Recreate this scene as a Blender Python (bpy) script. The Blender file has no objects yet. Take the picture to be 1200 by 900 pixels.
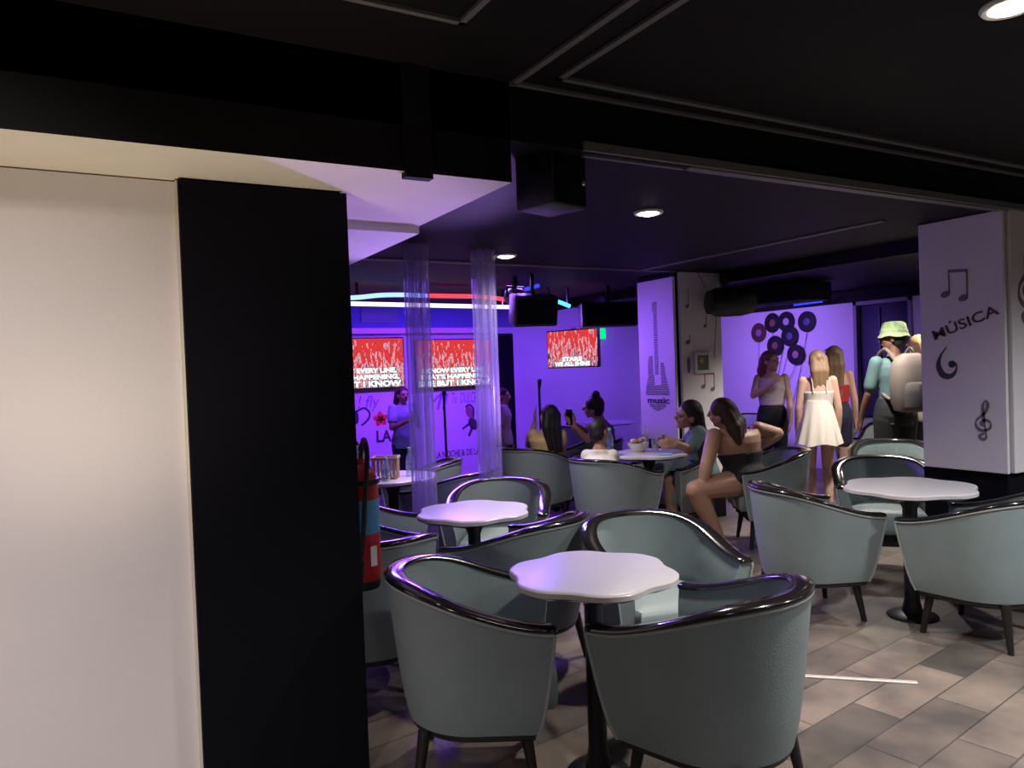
import bpy, bmesh, math, random
from mathutils import Vector, Matrix
random.seed(7)
S = bpy.context.scene
COL = S.collection
PI = math.pi

# ------------------------------------------------------------------ camera
F = 880.0
PAN, PIT, ROL, CH = math.radians(29.71), math.radians(1.166), math.radians(2.08), 1.5
fw = Vector((math.sin(PAN)*math.cos(PIT), math.cos(PAN)*math.cos(PIT), -math.sin(PIT)))
r0 = Vector((math.cos(PAN), -math.sin(PAN), 0)); u0 = r0.cross(fw)
RT = r0*math.cos(ROL) - u0*math.sin(ROL); UP = u0*math.cos(ROL) + r0*math.sin(ROL)
EYE = Vector((0, 0, CH))
cam = bpy.data.objects.new('camera', bpy.data.cameras.new('camera'))
COL.objects.link(cam)
cam.data.sensor_width = 36; cam.data.lens = 36*F/1200; cam.data.clip_start = .02
m = Matrix((RT, UP, -fw)).transposed().to_4x4(); m.translation = EYE
cam.matrix_world = m
S.camera = cam

def ray(x, y): return fw + RT*((x-600)/F) - UP*((y-450)/F)
def atD(x, y, d): return EYE + ray(x, y)*d
def atX(x, y, v): d = ray(x, y); return EYE + d*(v/d.x)
def atY(x, y, v): d = ray(x, y); return EYE + d*(v/d.y)
def atZ(x, y, v): d = ray(x, y); return EYE + d*((v-CH)/d.z)

# ------------------------------------------------------------------ materials
def nodes(name):
    mt = bpy.data.materials.new(name); mt.use_nodes = True
    nt = mt.node_tree
    return mt, nt, nt.nodes['Principled BSDF']
def mat(name, col, rough=.6, metal=0, spec=.5, noise=0, nscale=8, bump=0, bscale=120, coat=0, emit=None, estr=0, trans=0, alpha=1, sheen=0):
    mt, nt, b = nodes(name)
    b.inputs['Base Color'].default_value = (*col, 1)
    b.inputs['Roughness'].default_value = rough
    b.inputs['Metallic'].default_value = metal
    b.inputs['Specular IOR Level'].default_value = spec
    b.inputs['Coat Weight'].default_value = coat
    b.inputs['Transmission Weight'].default_value = trans
    b.inputs['Alpha'].default_value = alpha
    b.inputs['Sheen Weight'].default_value = sheen
    if emit:
        b.inputs['Emission Color'].default_value = (*emit, 1); b.inputs['Emission Strength'].default_value = estr
    if noise or bump:
        tc = nt.nodes.new('ShaderNodeTexCoord')
    if noise:
        n = nt.nodes.new('ShaderNodeTexNoise'); n.inputs['Scale'].default_value = nscale; n.inputs['Detail'].default_value = 5
        nt.links.new(tc.outputs['Object'], n.inputs['Vector'])
        mx = nt.nodes.new('ShaderNodeMix'); mx.data_type = 'RGBA'
        mx.inputs['A'].default_value = (*[c*(1-noise) for c in col], 1); mx.inputs['B'].default_value = (*[min(1, c*(1+noise)) for c in col], 1)
        nt.links.new(n.outputs['Fac'], mx.inputs['Factor']); nt.links.new(mx.outputs['Result'], b.inputs['Base Color'])
    if bump:
        n2 = nt.nodes.new('ShaderNodeTexNoise'); n2.inputs['Scale'].default_value = bscale
        nt.links.new(tc.outputs['Object'], n2.inputs['Vector'])
        bp = nt.nodes.new('ShaderNodeBump'); bp.inputs['Strength'].default_value = bump; bp.inputs['Distance'].default_value = .01
        nt.links.new(n2.outputs['Fac'], bp.inputs['Height']); nt.links.new(bp.outputs['Normal'], b.inputs['Normal'])
    return mt
def emis(name, col, s):
    mt = bpy.data.materials.new(name); mt.use_nodes = True; nt = mt.node_tree
    nt.nodes.remove(nt.nodes['Principled BSDF'])
    e = nt.nodes.new('ShaderNodeEmission'); e.inputs[0].default_value = (*col, 1); e.inputs[1].default_value = s
    nt.links.new(e.outputs[0], nt.nodes['Material Output'].inputs[0])
    return mt

M = dict(
    white_wall=mat('white_wall', (.74, .69, .675), .85, noise=.04, nscale=3, bump=.15, bscale=90),
    cream=mat('cream_paint', (.78, .72, .60), .8, noise=.05, nscale=6),
    soffit=mat('soffit_white', (.82, .80, .80), .7, noise=.03),
    black_board=mat('black_board', (.004, .004, .007), .85, spec=.12, noise=.2, nscale=40),
    ceil=mat('ceiling_black', (.010, .008, .009), .65, spec=.15, noise=.2, nscale=5),
    trim=mat('trim_grey', (.16, .15, .15), .5),
    back_wall=mat('back_wall_white', (.62, .60, .64), .7, noise=.03, nscale=4),
    side_wall=mat('side_wall_white', (.66, .63, .68), .7, noise=.03, nscale=4),
    board=mat('music_board', (.80, .74, .77), .6, noise=.04, nscale=5),
    ink=mat('board_ink', (.05, .045, .06), .7),
    ink_violet=mat('mural_ink_violet', (.26, .13, .34), .7), ink_soft=mat('board_ink_grey', (.17, .15, .19), .7),
    leather=mat('grey_leatherette', (.225, .275, .28), .5, noise=.09, nscale=9, bump=.12, bscale=160),
    piping=mat('pale_piping', (.36, .39, .39), .5),
    lacquer=mat('black_lacquer', (.012, .010, .010), .16, coat=.6),
    legwood=mat('black_wood', (.012, .010, .010), .4),
    tabletop=mat('white_laminate', (.58, .55, .56), .32, noise=.02),
    tableedge=mat('white_edge', (.55, .53, .53), .4),
    blackmetal=mat('black_metal', (.014, .013, .016), .4, metal=.3),
    plastic=mat('black_plastic', (.012, .012, .016), .45),
    steel=mat('steel', (.6, .6, .6), .25, metal=1),
    chrome=mat('chrome', (.75, .75, .75), .15, metal=1),
    red=mat('red_paint', (.42, .015, .015), .3, coat=.3),
    bluelabel=mat('blue_label', (.08, .28, .55), .5),
    whitelabel=mat('white_label', (.7, .7, .7), .5),
    wood=mat('pale_wood', (.48, .30, .17), .6, noise=.2, nscale=20),
    white=mat('white_plastic', (.75, .72, .7), .4),
    door=mat('navy_door', (.012, .012, .05), .5, noise=.2, nscale=3),
    doorframe=mat('door_frame_grey', (.20, .19, .24), .5),
    vinyl=mat('vinyl_black', (.012, .011, .014), .3),
    vinyl_brown=mat('vinyl_brown', (.10, .035, .03), .35),
    label_lilac=mat('label_lilac', (.26, .16, .30), .5), label_pink=mat('label_pink', (.36, .15, .22), .5),
    label_brown=mat('label_brown', (.22, .08, .06), .5), label_blue=mat('label_blue', (.08, .07, .22), .5),
    label_grey=mat('label_grey', (.4, .33, .5), .5),
    string=mat('string', (.18, .14, .22), .7),
    bezel=mat('bezel_black', (.01, .01, .012), .35),
    rail=mat('rail_pink_white', (.85, .52, .60), .35), fabric=mat('blue_fabric', (.16, .16, .42), .8, noise=.2, nscale=60, bump=.3, bscale=200),
    tvtext=emis('tv_text', (.80, 1.0, .97), 1.5), tvblack=emis('tv_text_outline', (.02, .03, .05), .3),
    exitgreen=emis('exit_green', (.0, .85, .25), 1.2),
    led_white=emis('led_white', (.86, .80, 1.0), 1.7), led_blue=emis('led_blue', (.30, .50, 1.0), 1.9),
    led_red=emis('led_red', (1.0, .06, .10), 1.5), led_cyan=emis('led_cyan', (.12, .75, 1.0), 1.6), led_deep=emis('led_deep_blue', (.03, .05, .9), 1.6),
    lamp=emis('lamp_warm', (1.0, .86, .66), 14),
    redflower=mat('red_flower', (.75, .03, .04), .6),
    skinfig=mat('painted_skin', (.30, .10, .16), .7),
    skin_fair=mat('skin_fair', (.60, .36, .27), .5, noise=.05), skin_mid=mat('skin_mid', (.42, .23, .15), .5, noise=.05),
    skin_dark=mat('skin_dark', (.20, .095, .06), .5, noise=.05),
    hair_black=mat('hair_black', (.010, .008, .009), .62, noise=.3, nscale=60), hair_brown=mat('hair_brown', (.045, .018, .014), .62, noise=.3, nscale=60),
    hair_light=mat('hair_light_brown', (.26, .155, .085), .5, noise=.3, nscale=60), hair_red=mat('hair_red_brown', (.26, .10, .08), .5, noise=.25, nscale=50),
    hair_blond=mat('hair_blond', (.62, .42, .2), .5, noise=.2, nscale=50),
    eye=mat('eye_dark', (.01, .01, .01), .2),
    sh_tie=mat('shirt_tie_dye', (.38, .46, .75), .8, noise=.55, nscale=11), sh_pink=mat('shirt_pink', (.85, .62, .85), .8, noise=.1),
    sh_tan=mat('top_tan', (.62, .44, .22), .8, noise=.3, nscale=40), sh_taupe=mat('top_taupe', (.16, .13, .13), .8, noise=.2),
    sh_white=mat('shirt_white_print', (.62, .58, .52), .8, noise=.3, nscale=28), sh_teal=mat('shirt_grey_teal', (.13, .20, .21), .8, noise=.15),
    sh_lilac=mat('top_lilac', (.60, .50, .58), .7, noise=.12), dress=mat('dress_white', (.66, .59, .52), .8, noise=.06),
    sh_aqua=mat('shirt_aqua', (.085, .15, .155), .8, noise=.3), cloth_black=mat('cloth_black', (.010, .009, .012), .8),
    cloth_navy=mat('cloth_navy', (.02, .02, .05), .8), sh_red=mat('top_red', (.40, .03, .04), .8),
    hat=mat('hat_green', (.27, .37, .19), .85, noise=.7, nscale=30), bag=mat('backpack_taupe', (.14, .112, .095), .8, noise=.15),
    bag_dark=mat('backpack_dark', (.05, .045, .045), .8), sandal=mat('sandal', (.25, .12, .06), .6),
    phone=mat('phone_black', (.01, .01, .012), .2), phonescreen=emis('phone_screen', (.5, .6, .9), .8),
    menu=mat('menu_blue', (.25, .5, .75), .4), ceramic=mat('ceramic_white', (.75, .7, .62), .4, noise=.2, nscale=25),
    straw=mat('straw_green', (.5, .6, .4), .5),
    photo=mat('photo_print', (.10, .14, .10), .4, noise=.8, nscale=14), photo_sun=mat('photo_orange', (.7, .3, .06), .5),
)
def glass(name, col, alpha, rough=.08, diffuse=.25):
    mt = bpy.data.materials.new(name); mt.use_nodes = True; nt = mt.node_tree
    nt.nodes.remove(nt.nodes['Principled BSDF'])
    tr = nt.nodes.new('ShaderNodeBsdfTransparent'); tr.inputs[0].default_value = (*[min(1, .55+.45*c) for c in col], 1)
    gl = nt.nodes.new('ShaderNodeBsdfGlossy'); gl.inputs['Roughness'].default_value = rough; gl.inputs[0].default_value = (.9, .9, .95, 1)
    df = nt.nodes.new('ShaderNodeBsdfDiffuse'); df.inputs[0].default_value = (*col, 1)
    tl = nt.nodes.new('ShaderNodeBsdfTranslucent'); tl.inputs[0].default_value = (*col, 1)
    a1 = nt.nodes.new('ShaderNodeMixShader'); a1.inputs[0].default_value = .5
    nt.links.new(df.outputs[0], a1.inputs[1]); nt.links.new(tl.outputs[0], a1.inputs[2])
    lw = nt.nodes.new('ShaderNodeLayerWeight'); lw.inputs[0].default_value = .25
    a2 = nt.nodes.new('ShaderNodeMixShader'); a2.inputs[0].default_value = diffuse
    nt.links.new(gl.outputs[0], a2.inputs[1]); nt.links.new(a1.outputs[0], a2.inputs[2])
    mp = nt.nodes.new('ShaderNodeMapRange'); mp.inputs['To Min'].default_value = 1-alpha; mp.inputs['To Max'].default_value = .9
    nt.links.new(lw.outputs['Facing'], mp.inputs['Value'])
    a3 = nt.nodes.new('ShaderNodeMixShader')
    nt.links.new(mp.outputs[0], a3.inputs[0]); nt.links.new(tr.outputs[0], a3.inputs[1]); nt.links.new(a2.outputs[0], a3.inputs[2])
    nt.links.new(a3.outputs[0], nt.nodes['Material Output'].inputs[0])
    return mt
M['tube'] = glass('clear_fluted_acrylic', (.72, .66, .82), .78, .12, .55)
M['bottle'] = glass('clear_bottle', (.6, .8, .85), .75, .08, .3)
M['glass'] = glass('drinking_glass', (.8, .8, .85), .8, .05, .25)

def tv_material():
    mt = bpy.data.materials.new('tv_picture'); mt.use_nodes = True; nt = mt.node_tree
    nt.nodes.remove(nt.nodes['Principled BSDF']); L = nt.links.new
    tc = nt.nodes.new('ShaderNodeTexCoord')
    mp = nt.nodes.new('ShaderNodeMapping'); mp.inputs['Scale'].default_value = (30, 7, 1)
    L(tc.outputs['Object'], mp.inputs[0])
    n = nt.nodes.new('ShaderNodeTexNoise'); n.inputs['Scale'].default_value = 1.0; n.inputs['Detail'].default_value = 3
    L(mp.outputs[0], n.inputs['Vector'])
    sp = nt.nodes.new('ShaderNodeSeparateXYZ'); L(tc.outputs['Object'], sp.inputs[0])
    # height: red at the top, darker crowd with white arms lower down
    add = nt.nodes.new('ShaderNodeMath'); add.operation = 'MULTIPLY_ADD'; add.inputs[1].default_value = -.42; L(sp.outputs['Y'], add.inputs[0]); L(n.outputs['Fac'], add.inputs[2])
    cr = nt.nodes.new('ShaderNodeValToRGB'); e = cr.color_ramp.elements
    e[0].position = .36; e[0].color = (.60, .035, .03, 1); e[1].position = .50; e[1].color = (.50, .03, .05, 1)
    for p, c in ((.535, (.95, .55, .6, 1)), (.56, (.16, .03, .06, 1)), (.62, (.8, .45, .55, 1)), (.65, (.06, .03, .06, 1))):
        q = e.new(p); q.color = c
    L(add.outputs[0], cr.inputs[0])
    em = nt.nodes.new('ShaderNodeEmission'); em.inputs[1].default_value = 1.3; L(cr.outputs[0], em.inputs[0])
    L(em.outputs[0], nt.nodes['Material Output'].inputs[0])
    return mt
M['tvpic'] = tv_material()

def floor_material():
    mt, nt, b = nodes('floor_planks'); L = nt.links.new
    tc = nt.nodes.new('ShaderNodeTexCoord')
    mp = nt.nodes.new('ShaderNodeMapping'); mp.inputs['Rotation'].default_value = (0, 0, math.radians(-8)); L(tc.outputs['Object'], mp.inputs[0])
    br = nt.nodes.new('ShaderNodeTexBrick'); br.inputs['Scale'].default_value = 1.0
    br.inputs['Brick Width'].default_value = .62; br.inputs['Row Height'].default_value = .21; br.inputs['Mortar Size'].default_value = .004
    br.inputs['Color1'].default_value = (.25, .20, .165, 1); br.inputs['Color2'].default_value = (.095, .082, .075, 1); br.inputs['Mortar'].default_value = (.085, .075, .068, 1)
    br.inputs['Bias'].default_value = -.1
    L(mp.outputs[0], br.inputs['Vector'])
    n = nt.nodes.new('ShaderNodeTexNoise'); n.inputs['Scale'].default_value = 3.2; n.inputs['Detail'].default_value = 7; L(mp.outputs[0], n.inputs['Vector'])
    cr = nt.nodes.new('ShaderNodeValToRGB'); cr.color_ramp.elements[0].position = .35; cr.color_ramp.elements[0].color = (.55, .55, .58, 1); cr.color_ramp.elements[1].position = .7; cr.color_ramp.elements[1].color = (1.2, 1.16, 1.1, 1)
    L(n.outputs['Fac'], cr.inputs[0])
    mx = nt.nodes.new('ShaderNodeMix'); mx.data_type = 'RGBA'; mx.blend_type = 'MULTIPLY'; mx.inputs['Factor'].default_value = 1
    L(br.outputs['Color'], mx.inputs['A']); L(cr.outputs[0], mx.inputs['B']); L(mx.outputs['Result'], b.inputs['Base Color'])
    b.inputs['Roughness'].default_value = .42; b.inputs['Specular IOR Level'].default_value = .35
    return mt
M['floor'] = floor_material()

# ------------------------------------------------------------------ mesh helpers
def link(name, me, m, parent=None, loc=None):
    o = bpy.data.objects.new(name, me); COL.objects.link(o)
    if m is not None:
        for k in (m if isinstance(m, (list, tuple)) else [m]): me.materials.append(k)
    if parent is not None: o.parent = parent
    if loc is not None: o.location = loc
    return o
def obj(name, bm, m, parent=None, loc=None, smooth=True, angle=40):
    bmesh.ops.recalc_face_normals(bm, faces=bm.faces)
    me = bpy.data.meshes.new(name); bm.to_mesh(me); bm.free()
    if smooth:
        me.polygons.foreach_set('use_smooth', [True]*len(me.polygons))
        me.set_sharp_from_angle(angle=math.radians(angle))
    return link(name, me, m, parent, loc)
def tag(o, label=None, cat=None, group=None, kind=None):
    if label: o['label'] = label
    if cat: o['category'] = cat
    if group: o['group'] = group
    if kind: o['kind'] = kind
    return o
def empty(name, loc, rz=0, label=None, cat=None, group=None):
    o = bpy.data.objects.new(name, None); COL.objects.link(o); o.location = loc; o.rotation_euler = (0, 0, rz)
    o.empty_display_size = .1
    return tag(o, label, cat, group)
def struct(o, cat=None, label=None):
    o['kind'] = 'structure'
    if cat: o['category'] = cat
    if label: o['label'] = label
    return o
def dup(root, loc, rz, label, group=None):
    r = root.copy(); COL.objects.link(r); r.location = loc; r.rotation_euler = (0, 0, rz); r['label'] = label
    if group: r['group'] = group
    for ch in list(root.children):
        c = ch.copy(); COL.objects.link(c); c.parent = r
        for g in ch.children:
            d = g.copy(); COL.objects.link(d); d.parent = c
    return r

def box(bm, c, s, rot=None, bev=0):
    t = bmesh.new(); bmesh.ops.create_cube(t, size=1)
    for v in t.verts: v.co = Vector((v.co.x*s[0], v.co.y*s[1], v.co.z*s[2]))
    if bev: bmesh.ops.bevel(t, geom=list(t.edges), offset=bev, segments=2, profile=.5, affect='EDGES')
    for v in t.verts:
        p = v.co
        if rot is not None: p = rot @ p
        v.co = p + Vector(c)
    me = bpy.data.meshes.new('t'); t.to_mesh(me); t.free(); bm.from_mesh(me); bpy.data.meshes.remove(me)
    return bm
def lohi(bm, lo, hi, bev=0):
    return box(bm, [(a+b)/2 for a, b in zip(lo, hi)], [b-a for a, b in zip(lo, hi)], None, bev)
def loft(bm, rings, close=True, caps=True):
    vr = [[bm.verts.new(p) for p in r] for r in rings]
    n = len(vr[0])
    for a, b in zip(vr, vr[1:]):
        for i in range(n if close else n-1):
            j = (i+1) % n
            bm.faces.new((a[i], a[j], b[j], b[i]))
    if caps:
        bm.faces.new(list(reversed(vr[0]))); bm.faces.new(vr[-1])
    return bm
def lathe(bm, prof, c=(0, 0, 0), n=32, axis=None, mod=None):
    """prof: list of (r, z)."""
    c = Vector(c)
    q = Vector((0, 0, 1)).rotation_difference(Vector(axis)) if axis is not None else None
    rings = []
    for r, z in prof:
        ring = []
        for i in range(n):
            a = 2*PI*i/n; rr = max(r, 1e-4)*(mod(a, z) if mod else 1)
            p = Vector((rr*math.cos(a), rr*math.sin(a), z))
            ring.append(c + (q @ p if q else p))
        rings.append(ring)
    return loft(bm, rings)
def frame_of(d):
    d = d.normalized(); a = Vector((0, 0, 1)) if abs(d.z) < .9 else Vector((1, 0, 0))
    x = d.cross(a).normalized(); return x, d.cross(x).normalized(), d
def capsule(bm, p0, p1, r0, r1, n=14, flat=None, k=1.0):
    """tapered capsule; flat = direction squeezed by k"""
    p0, p1 = Vector(p0), Vector(p1); d = p1-p0
    if d.length < 1e-5: d = Vector((0, 0, 1e-4))
    x, y, d1 = frame_of(d); rings = []
    st = [(-math.sin(t)*r0, math.cos(t)*r0, 0) for t in (1.45, 1.1, .75, .4)] + [(0, r0, 0), (0, r1, 1)] + [(math.sin(t)*r1, math.cos(t)*r1, 1) for t in (.4, .75, 1.1, 1.45)]
    if flat is not None: flat = Vector(flat).normalized()
    for off, r, e in st:
        c = (p1 if e else p0) + d1*off; ring = []
        for i in range(n):
            a = 2*PI*i/n; o = x*math.cos(a)*r + y*math.sin(a)*r
            if flat is not None: o -= flat*(o.dot(flat))*(1-k)
            ring.append(c+o)
        rings.append(ring)
    return loft(bm, rings)
def tube(bm, pts, r, n=8, closed=False):
    pts = [Vector(p) for p in pts]; rings = []; N = len(pts)
    rr = r if isinstance(r, (list, tuple)) else [r]*N
    px = None
    for i, p in enumerate(pts):
        t = (pts[min(i+1, N-1)] - pts[max(i-1, 0)])
        if px is None: px, _, _ = frame_of(t)
        t = t.normalized(); px = (px - t*px.dot(t)).normalized(); py = t.cross(px)
        rings.append([p + px*math.cos(2*PI*k/n)*rr[i] + py*math.sin(2*PI*k/n)*rr[i] for k in range(n)])
    return loft(bm, rings)
def ellipsoid(bm, c, r, rot=None, u=20, v=12):
    t = bmesh.new(); bmesh.ops.create_uvsphere(t, u_segments=u, v_segments=v, radius=1)
    for w in t.verts:
        p = Vector((w.co.x*r[0], w.co.y*r[1], w.co.z*r[2]))
        w.co = (rot @ p if rot is not None else p) + Vector(c)
    me = bpy.data.meshes.new('t'); t.to_mesh(me); t.free(); bm.from_mesh(me); bpy.data.meshes.remove(me)
    return bm
def smoothstep(t): t = max(0, min(1, t)); return t*t*(3-2*t)
def catmull(pts, n=8):
    pts = [Vector(p) for p in pts]; out = []
    for i in range(len(pts)-1):
        p0 = pts[max(i-1, 0)]; p1 = pts[i]; p2 = pts[i+1]; p3 = pts[min(i+2, len(pts)-1)]
        for k in range(n):
            t = k/n
            out.append(.5*((2*p1)+(p2-p0)*t+(2*p0-5*p1+4*p2-p3)*t*t+(3*p1-p0-3*p2+p3)*t**3))
    out.append(pts[-1]); return out

class Plane2D:
    """a flat surface: origin o, right u, up v; marks get a tiny thickness along n"""
    def __init__(s, o, u, v): s.o, s.u, s.v = Vector(o), Vector(u).normalized(), Vector(v).normalized(); s.n = s.u.cross(s.v)
    def p(s, x, y, h=0): return s.o + s.u*x + s.v*y + s.n*h
    def poly(s, bm, pts, h0=-.0005, h1=.0025):
        a = [s.p(x, y, h0) for x, y in pts]; b = [s.p(x, y, h1) for x, y in pts]
        return loft(bm, [a, b])
    def ell(s, bm, cx, cy, rx, ry, rot=0, n=20, **k):
        return s.poly(bm, [(cx+rx*math.cos(t)*math.cos(rot)-ry*math.sin(t)*math.sin(rot), cy+rx*math.cos(t)*math.sin(rot)+ry*math.sin(t)*math.cos(rot)) for t in [2*PI*i/n for i in range(n)]], **k)
    def rect(s, bm, x0, y0, x1, y1, **k): return s.poly(bm, [(x0, y0), (x1, y0), (x1, y1), (x0, y1)], **k)
    def stroke(s, bm, pts, w):
        pts = [Vector((x, y)) for x, y in pts]; N = len(pts); ws = w if isinstance(w, (list, tuple)) else [w]*N
        l, r = [], []
        for i, p in enumerate(pts):
            t = (pts[min(i+1, N-1)]-pts[max(i-1, 0)]).normalized(); q = Vector((-t.y, t.x))*ws[i]/2
            l.append(p+q); r.append(p-q)
        for i in range(N-1):
            s.poly(bm, [tuple(r[i]), tuple(r[i+1]), tuple(l[i+1]), tuple(l[i])])
        return bm
    def matrix(s, x, y, h=0):
        mm = Matrix((s.u, s.v, s.n)).transposed().to_4x4(); mm.translation = s.p(x, y, h); return mm

def text_mesh(body, width=None, height=None, bold=0, shear=0, ext=.001):
    cu = bpy.data.curves.new('txt', 'FONT'); cu.body = body; cu.size = 1; cu.extrude = ext; cu.offset = bold; cu.shear = shear; cu.resolution_u = 3
    cu.align_x = 'CENTER'; cu.align_y = 'CENTER'
    o = bpy.data.objects.new('txt', cu); COL.objects.link(o)
    dg = bpy.context.evaluated_depsgraph_get(); me = bpy.data.meshes.new_from_object(o.evaluated_get(dg))
    bpy.data.objects.remove(o); bpy.data.curves.remove(cu)
    xs = [v.co.x for v in me.vertices]; ys = [v.co.y for v in me.vertices]
    w, h = max(xs)-min(xs), max(ys)-min(ys); cx, cy = (max(xs)+min(xs))/2, (max(ys)+min(ys))/2
    sx = width/w if width else None; sy = height/h if height else None
    sx = sx or sy; sy = sy or sx
    for v in me.vertices: v.co = Vector(((v.co.x-cx)*sx, (v.co.y-cy)*sy, v.co.z))
    return me
def text(name, body, pl, x, y, m, width=None, height=None, parent=None, bold=0, shear=0, rot=0, h=.0015):
    me = text_mesh(body, width, height, bold, shear); me.name = name
    mm = pl.matrix(x, y, h) @ Matrix.Rotation(rot, 4, 'Z')
    if parent is not None:
        bpy.context.view_layer.update(); mm = parent.matrix_world.inverted() @ mm
    me.transform(mm); me.materials.append(m)
    o = bpy.data.objects.new(name, me); COL.objects.link(o)
    if parent is not None: o.parent = parent
    return o

# ------------------------------------------------------------------ room shell
XR, YB, XL, YF = 8.6, 8.9, -3.2, -2.6      # right wall, back wall, left wall, wall behind the camera
BY, BX = 2.40, 1.40                         # ceiling beam line and bulkhead edge
HN, HF = 2.55, 2.34                         # near and far ceilings
def sbox(name, lo, hi, m, cat=None, bev=0):
    bm = bmesh.new(); lohi(bm, lo, hi, bev); return struct(obj(name, bm, m, smooth=False), cat)
sbox('floor', (XL, YF, -.1), (XR+.9, YB+.1, 0), M['floor'], 'floor')
bm = bmesh.new(); lohi(bm, (XL, YF, HN), (XR+.9, BY, HN+.1)); lohi(bm, (XL, BY, HF), (XR+.9, YB+.1, HN+.1))
struct(obj('ceiling', bm, M['ceil'], smooth=False), 'ceiling')
sbox('wall_back', (XL, YB, 0), (XR+.1, YB+.1, HF), M['back_wall'], 'wall')
sbox('wall_left', (XL-.1, YF, 0), (XL, YB+.1, HN), M['white_wall'], 'wall')
sbox('wall_front', (XL, YF-.1, 0), (XR+.9, YF, HN), M['ceil'], 'wall')
# wall with the records, doorway and the rest of it
DY0, DY1 = 5.40, 6.18
bm = bmesh.new(); lohi(bm, (XR, DY1, 0), (XR+.1, YB, HF)); lohi(bm, (XR, YF, 0), (XR+.1, DY0, HN-.02)); lohi(bm, (XR, DY0, 2.2), (XR+.1, DY1, HF))
struct(obj('wall_right', bm, M['side_wall'], smooth=False), 'wall')
sbox('trim_1', (XR-.05, BY+.02, 2.19), (XR-.001, YB-.002, HF-.001), M['ceil'], 'trim')
# dark back strip above the stage wall
bm = bmesh.new(); lohi(bm, (4.87, YB-.035, 0), (5.10, YB-.001, 1.98), .004); struct(obj('trim_2', bm, M['black_board'], smooth=False), 'trim')
# doorway
dr = empty('door_1', (XR+.06, (DY0+DY1)/2, 0)); struct(dr, 'door', 'dark navy door in a pale grey frame on the far right wall')
bm = bmesh.new(); lohi(bm, (-.01, -.34, 0), (.03, .34, 2.14), .004); obj('door_leaf', bm, M['door'], dr)
bm = bmesh.new(); lohi(bm, (-.03, .05, 0), (-.012, .075, 2.1), .004); obj('door_edge_strip', bm, mat('door_strip_blue', (.03, .03, .22), .4), dr)
bm = bmesh.new()
lohi(bm, (-.08, -.39, 0), (0, -.345, 2.2)); lohi(bm, (-.08, .345, 0), (0, .39, 2.2)); lohi(bm, (-.08, -.39, 2.145), (0, .39, 2.2))
obj('door_frame', bm, M['doorframe'], dr, smooth=False)
bm = bmesh.new(); capsule(bm, (-.05, -.28, 1.02), (-.05, -.2, 1.02), .012, .012); capsule(bm, (-.05, -.28, 1.02), (-.012, -.28, 1.02), .01, .01); obj('door_handle', bm, M['steel'], dr)
# low white ledge at the foot of the records wall
sbox('trim_3', (XR-.16, 7.3, .30), (XR-.002, YB-.002, .44), M['white_wall'], 'trim', .008)
sbox('baseboard_back', (XL, YB-.02, 0), (4.86, YB-.001, .1), M['black_board'], 'baseboard')

# near wall, black board, bulkhead
sbox('wall_center', (XL, 2.80, 0), (.88, 3.08, 2.18), M['white_wall'], 'wall')
bm = bmesh.new(); lohi(bm, (.305, 2.745, 0), (.885, 2.799, 2.178), .004)
struct(obj('trim_4', bm, M['black_board'], smooth=False), 'panel', 'tall matt black panel at the end of the white wall')
bm = bmesh.new(); lohi(bm, (.297, 2.77, 0), (.304, 2.7995, 2.178)); struct(obj('trim_5', bm, M['cream'], smooth=False), 'trim')
bm = bmesh.new(); lohi(bm, (XL, BY, 2.185), (BX, 3.28, HN)); lohi(bm, (XL, 3.28, 2.15), (BX, 4.38, HN))
lohi(bm, (.98, BY-.012, 2.165), (1.08, BY+.03, HN))
for f in bm.faces:
    f.normal_update(); c = f.calc_center_median()
    f.material_index = 0
    if f.normal.z < -.5: f.material_index = 1 if c.z > 2.17 else 2
    if abs(c.y-3.28) < .01 and abs(f.normal.y) > .5: f.material_index = 2
    if c.y < BY+.02 and c.x > .9 and c.x < 1.2: f.material_index = 0
bm.normal_update()
struct(obj('ceiling_bulkhead', bm, [M['ceil'], M['cream'], M['soffit']], smooth=False), 'bulkhead', 'black ceiling bulkhead with a pale underside above the white wall')
# beams and ceiling trims
bm = bmesh.new()
def ctrim(bm, x0, y0, x1, y1, z, h=.012): lohi(bm, (min(x0, x1), min(y0, y1), z-h), (max(x0, x1), max(y0, y1), z-.0005))
ctrim(bm, 1.53, 2.26, XR, 2.285, HN); ctrim(bm, 1.53, YF, 1.555, 2.285, HN); ctrim(bm, 1.40, YF, 1.425, 2.385, HN); ctrim(bm, 1.40, 2.372, XR, 2.395, HN)
struct(obj('trim_6', bm, M['trim'], smooth=False), 'trim')
bm = bmesh.new(); ctrim(bm, 1.72, 2.38, XR, 2.398, HF+.03, .035); ctrim(bm, 1.75, 2.43, 2.3, 2.45, HF); ctrim(bm, 2.28, 2.40, XR, 2.45, HF)
struct(obj('trim_7', bm, M['trim'], smooth=False), 'trim')
bm = bmesh.new(); ctrim(bm, -1.2, 2.02, 1.04, 2.04, HN); ctrim(bm, 1.02, YF, 1.04, 2.04, HN); struct(obj('trim_8', bm, M['trim'], smooth=False), 'trim')
bm = bmesh.new(); ctrim(bm, 1.42, 5.22, 4.75, 5.26, HF); ctrim(bm, 4.33, 2.9, 4.37, 5.2, HF); struct(obj('trim_9', bm, M['trim'], smooth=False), 'trim')
bm = bmesh.new(); lohi(bm, (5.32, BY+.02, 2.24), (5.42, YB-.01, HF-.001)); struct(obj('ceiling_beam', bm, M['ceil'], smooth=False), 'beam')

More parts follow.
